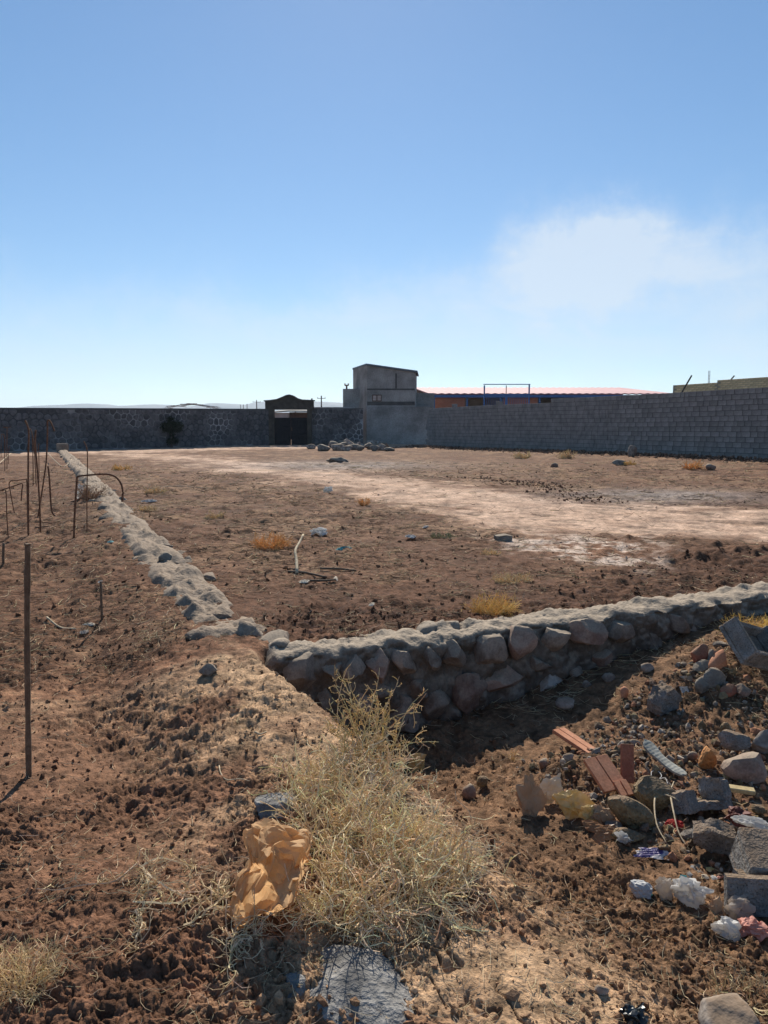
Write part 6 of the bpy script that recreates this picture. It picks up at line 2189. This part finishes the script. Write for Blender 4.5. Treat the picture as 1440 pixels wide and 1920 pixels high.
# small rubble in the hollow: chips of stone, brick and mortar too small to tell apart
r = np.random.default_rng(23)
m = 1700
poly_ = world_poly([(960, 1440), (1060, 1400), (1200, 1290), (1300, 1230), (1440, 1300), (1440, 1600), (1330, 1660), (1180, 1560), (1010, 1500)])
lo_, hi_ = poly_.min(0), poly_.max(0)
pp = r.uniform(lo_, hi_, (9000, 2))
pp = pp[poly_sd(pp[:, 0], pp[:, 1], poly_) > 0][:m]
m = len(pp)
V0, F0 = ico(1)
size = 0.007 * 4.5 ** (r.uniform(size=m) ** 2.2)
A = np.linalg.qr(r.normal(size=(m, 3, 3)))[0]
P = np.einsum('nij,nkj->nki', A, V0[None] * (1 + r.normal(size=(m, len(V0))) * 0.2)[:, :, None] * (size[:, None] * r.uniform(0.5, 1.3, (m, 3)))[:, None, :])
z = terrain(pp[:, 0], pp[:, 1]) + micro(pp[:, 0], pp[:, 1]) + size * 0.35
P += np.stack([pp[:, 0], pp[:, 1], z], 1)[:, None, :]
pal = np.array([(0.20, 0.14, 0.09), (0.26, 0.21, 0.16), (0.33, 0.28, 0.23), (0.16, 0.11, 0.08), (0.30, 0.15, 0.09), (0.22, 0.17, 0.10)])
col = np.repeat((pal[r.integers(0, len(pal), m)] * r.uniform(0.7, 1.3, (m, 1)))[:, None, :], len(V0), 1).reshape(-1, 3)
o = mesh_obj('small_rubble', P.reshape(-1, 3), (F0[None] + (np.arange(m) * len(V0))[:, None, None]).reshape(-1, 3), M_SOIL, col=col)
tag(o, 'small chips of stone, brick and mortar strewn in the hollow', kind='stuff')

# berm of turned soil along the foot of the block wall
r = np.random.default_rng(17)
m = 2600
sb = r.uniform(0, LT, m)
off_ = r.normal(1.0, 0.55, m)
p = b0[None] + bdir[None] * sb[:, None] + bn[None] * np.abs(off_)[:, None]
V0, F0 = ico(1)
size = 0.018 * 4.5 ** (r.uniform(size=m) ** 2)
A = np.linalg.qr(r.normal(size=(m, 3, 3)))[0]
P = np.einsum('nij,nkj->nki', A, V0[None] * (1 + r.normal(size=(m, len(V0))) * 0.15)[:, :, None] * (size[:, None] * r.uniform(0.6, 1.2, (m, 3)))[:, None, :])
z = terrain(p[:, 0], p[:, 1]) + micro(p[:, 0], p[:, 1]) + np.clip(0.10 - np.abs(off_ - 0.9) * 0.12, 0, 1)
P += np.stack([p[:, 0], p[:, 1], z], 1)[:, None, :]
col = np.repeat((np.array([[0.20, 0.12, 0.08]]) * r.uniform(0.6, 1.5, (m, 1)))[:, None, :], len(V0), 1).reshape(-1, 3)
o = mesh_obj('turned_soil', P.reshape(-1, 3), (F0[None] + (np.arange(m) * len(V0))[:, None, None]).reshape(-1, 3), M_SOIL, smooth=False, col=col)
tag(o, 'dark turned soil lumps along the foot of the block wall', kind='stuff')


def straw(n, rmin, rmax, lmin, lmax, rad0, seed, name, label, tint):
    X, Y, rad, r = scatter(n, rmin, rmax, seed)
    tr, ash, dark, pitw, crust, mound, dl, q, s, nb, nm, rr_ = zones(X, Y)
    keep = r.uniform(size=n) < np.clip(0.5 + 1.0 * nm + 0.5 * nb - 0.8 * tr - 0.25 * dark, 0.04, 1)
    X, Y, rad = X[keep], Y[keep], rad[keep]
    m = len(X)
    a = r.uniform(0, 2 * math.pi, m)
    L_ = r.uniform(lmin, lmax, m) * (1 + 0.06 * rad)
    K = 4
    P = np.empty((m, K, 3))
    bend = r.normal(size=m) * 0.5
    x, y = X.copy(), Y.copy()
    for k in range(K):
        P[:, k, 0] = x; P[:, k, 1] = y
        P[:, k, 2] = terrain(x, y) + micro(x, y)
        x = x + np.cos(a) * L_ / (K - 1); y = y + np.sin(a) * L_ / (K - 1)
        a = a + bend
    # lie on the high spots instead of following every hollow
    zmean = P[:, :, 2].mean(1, keepdims=True)
    P[:, :, 2] = 0.35 * P[:, :, 2] + 0.65 * zmean + 0.006 + r.uniform(0, 0.008, (m, 1))
    P[:, -1, 2] += r.uniform(0, 0.25, m) * L_
    R_ = (rad0 * (0.55 + 0.16 * rad) * r.uniform(0.6, 1.3, m))[:, None] * np.array([0.8, 1, 1, 0.5])[None]
    v, f, c = weed_mesh(name, [(P, R_)], tint, seed)
    o = mesh_obj(name, v, f, M_WEED, col=c)
    return tag(o, label, kind='stuff')


straw(10000, 1.5, 7.0, 0.02, 0.09, 0.0011, 311, 'straw_litter', 'fine dry straw and rootlets strewn on the near soil', (0.60, 0.47, 0.30))
straw(20000, 5.5, 30.0, 0.05, 0.16, 0.0012, 312, 'stubble_litter', 'dry stubble and straw strewn over the field', (0.60, 0.47, 0.29))

straw(14000, 5.5, 26.0, 0.05, 0.15, 0.0013, 313, 'dark_stubble', 'dark weathered stalks lying over the field', (0.13, 0.075, 0.048))

# dark turned clods thrown up along the far edge of the track
r = np.random.default_rng(29)
path = smooth_line([np.append(G0(x, y), 0) for x, y in ((860, 895), (960, 903), (1010, 910), (1060, 924), (1112, 941))], 60)
pts_ = path
m = 620
c_ = pts_[r.integers(0, len(pts_), m)][:, :2] + r.normal(size=(m, 2)) * np.array([0.34, 0.16])
V0, F0 = ico(1)
size = 0.008 * 4.5 ** (r.uniform(size=m) ** 2.0)
A = np.linalg.qr(r.normal(size=(m, 3, 3)))[0]
P = np.einsum('nij,nkj->nki', A, V0[None] * (1 + r.normal(size=(m, len(V0))) * 0.2)[:, :, None] * (size[:, None] * r.uniform(0.6, 1.3, (m, 3)))[:, None, :])
P += np.stack([c_[:, 0], c_[:, 1], ground_h(c_[:, 0], c_[:, 1]) + size * 0.3], 1)[:, None, :]
col = np.repeat((REDBR[None] * r.uniform(0.8, 1.6, (m, 1)))[:, None, :], len(V0), 1).reshape(-1, 3)
o = mesh_obj('track_clods', P.reshape(-1, 3), (F0[None] + (np.arange(m) * len(V0))[:, None, None]).reshape(-1, 3), M_SOIL, col=col)
tag(o, 'line of dark turned clods along the far edge of the track', kind='stuff')

# ------------------------------------------------------------------ air
HZ = bpy.data.materials.new('haze')
HZ.use_nodes = True
nt = HZ.node_tree
nt.nodes.clear()
ou = nt.nodes.new('ShaderNodeOutputMaterial')
pv = nt.nodes.new('ShaderNodeVolumePrincipled')
pv.inputs['Color'].default_value = (0.66, 0.82, 1.0, 1)
pv.inputs['Density'].default_value = 1.5e-4
pv.inputs['Anisotropy'].default_value = 0.3
lk(nt, pv.outputs[0], ou.inputs['Volume'])
V_, F_ = rect_box(-6000, 6000, -6000, 6000, -14, 190)
o = mesh_obj('haze', V_, F_, HZ)
tag(o, 'thin pale haze in the air over the plain', kind='stuff')
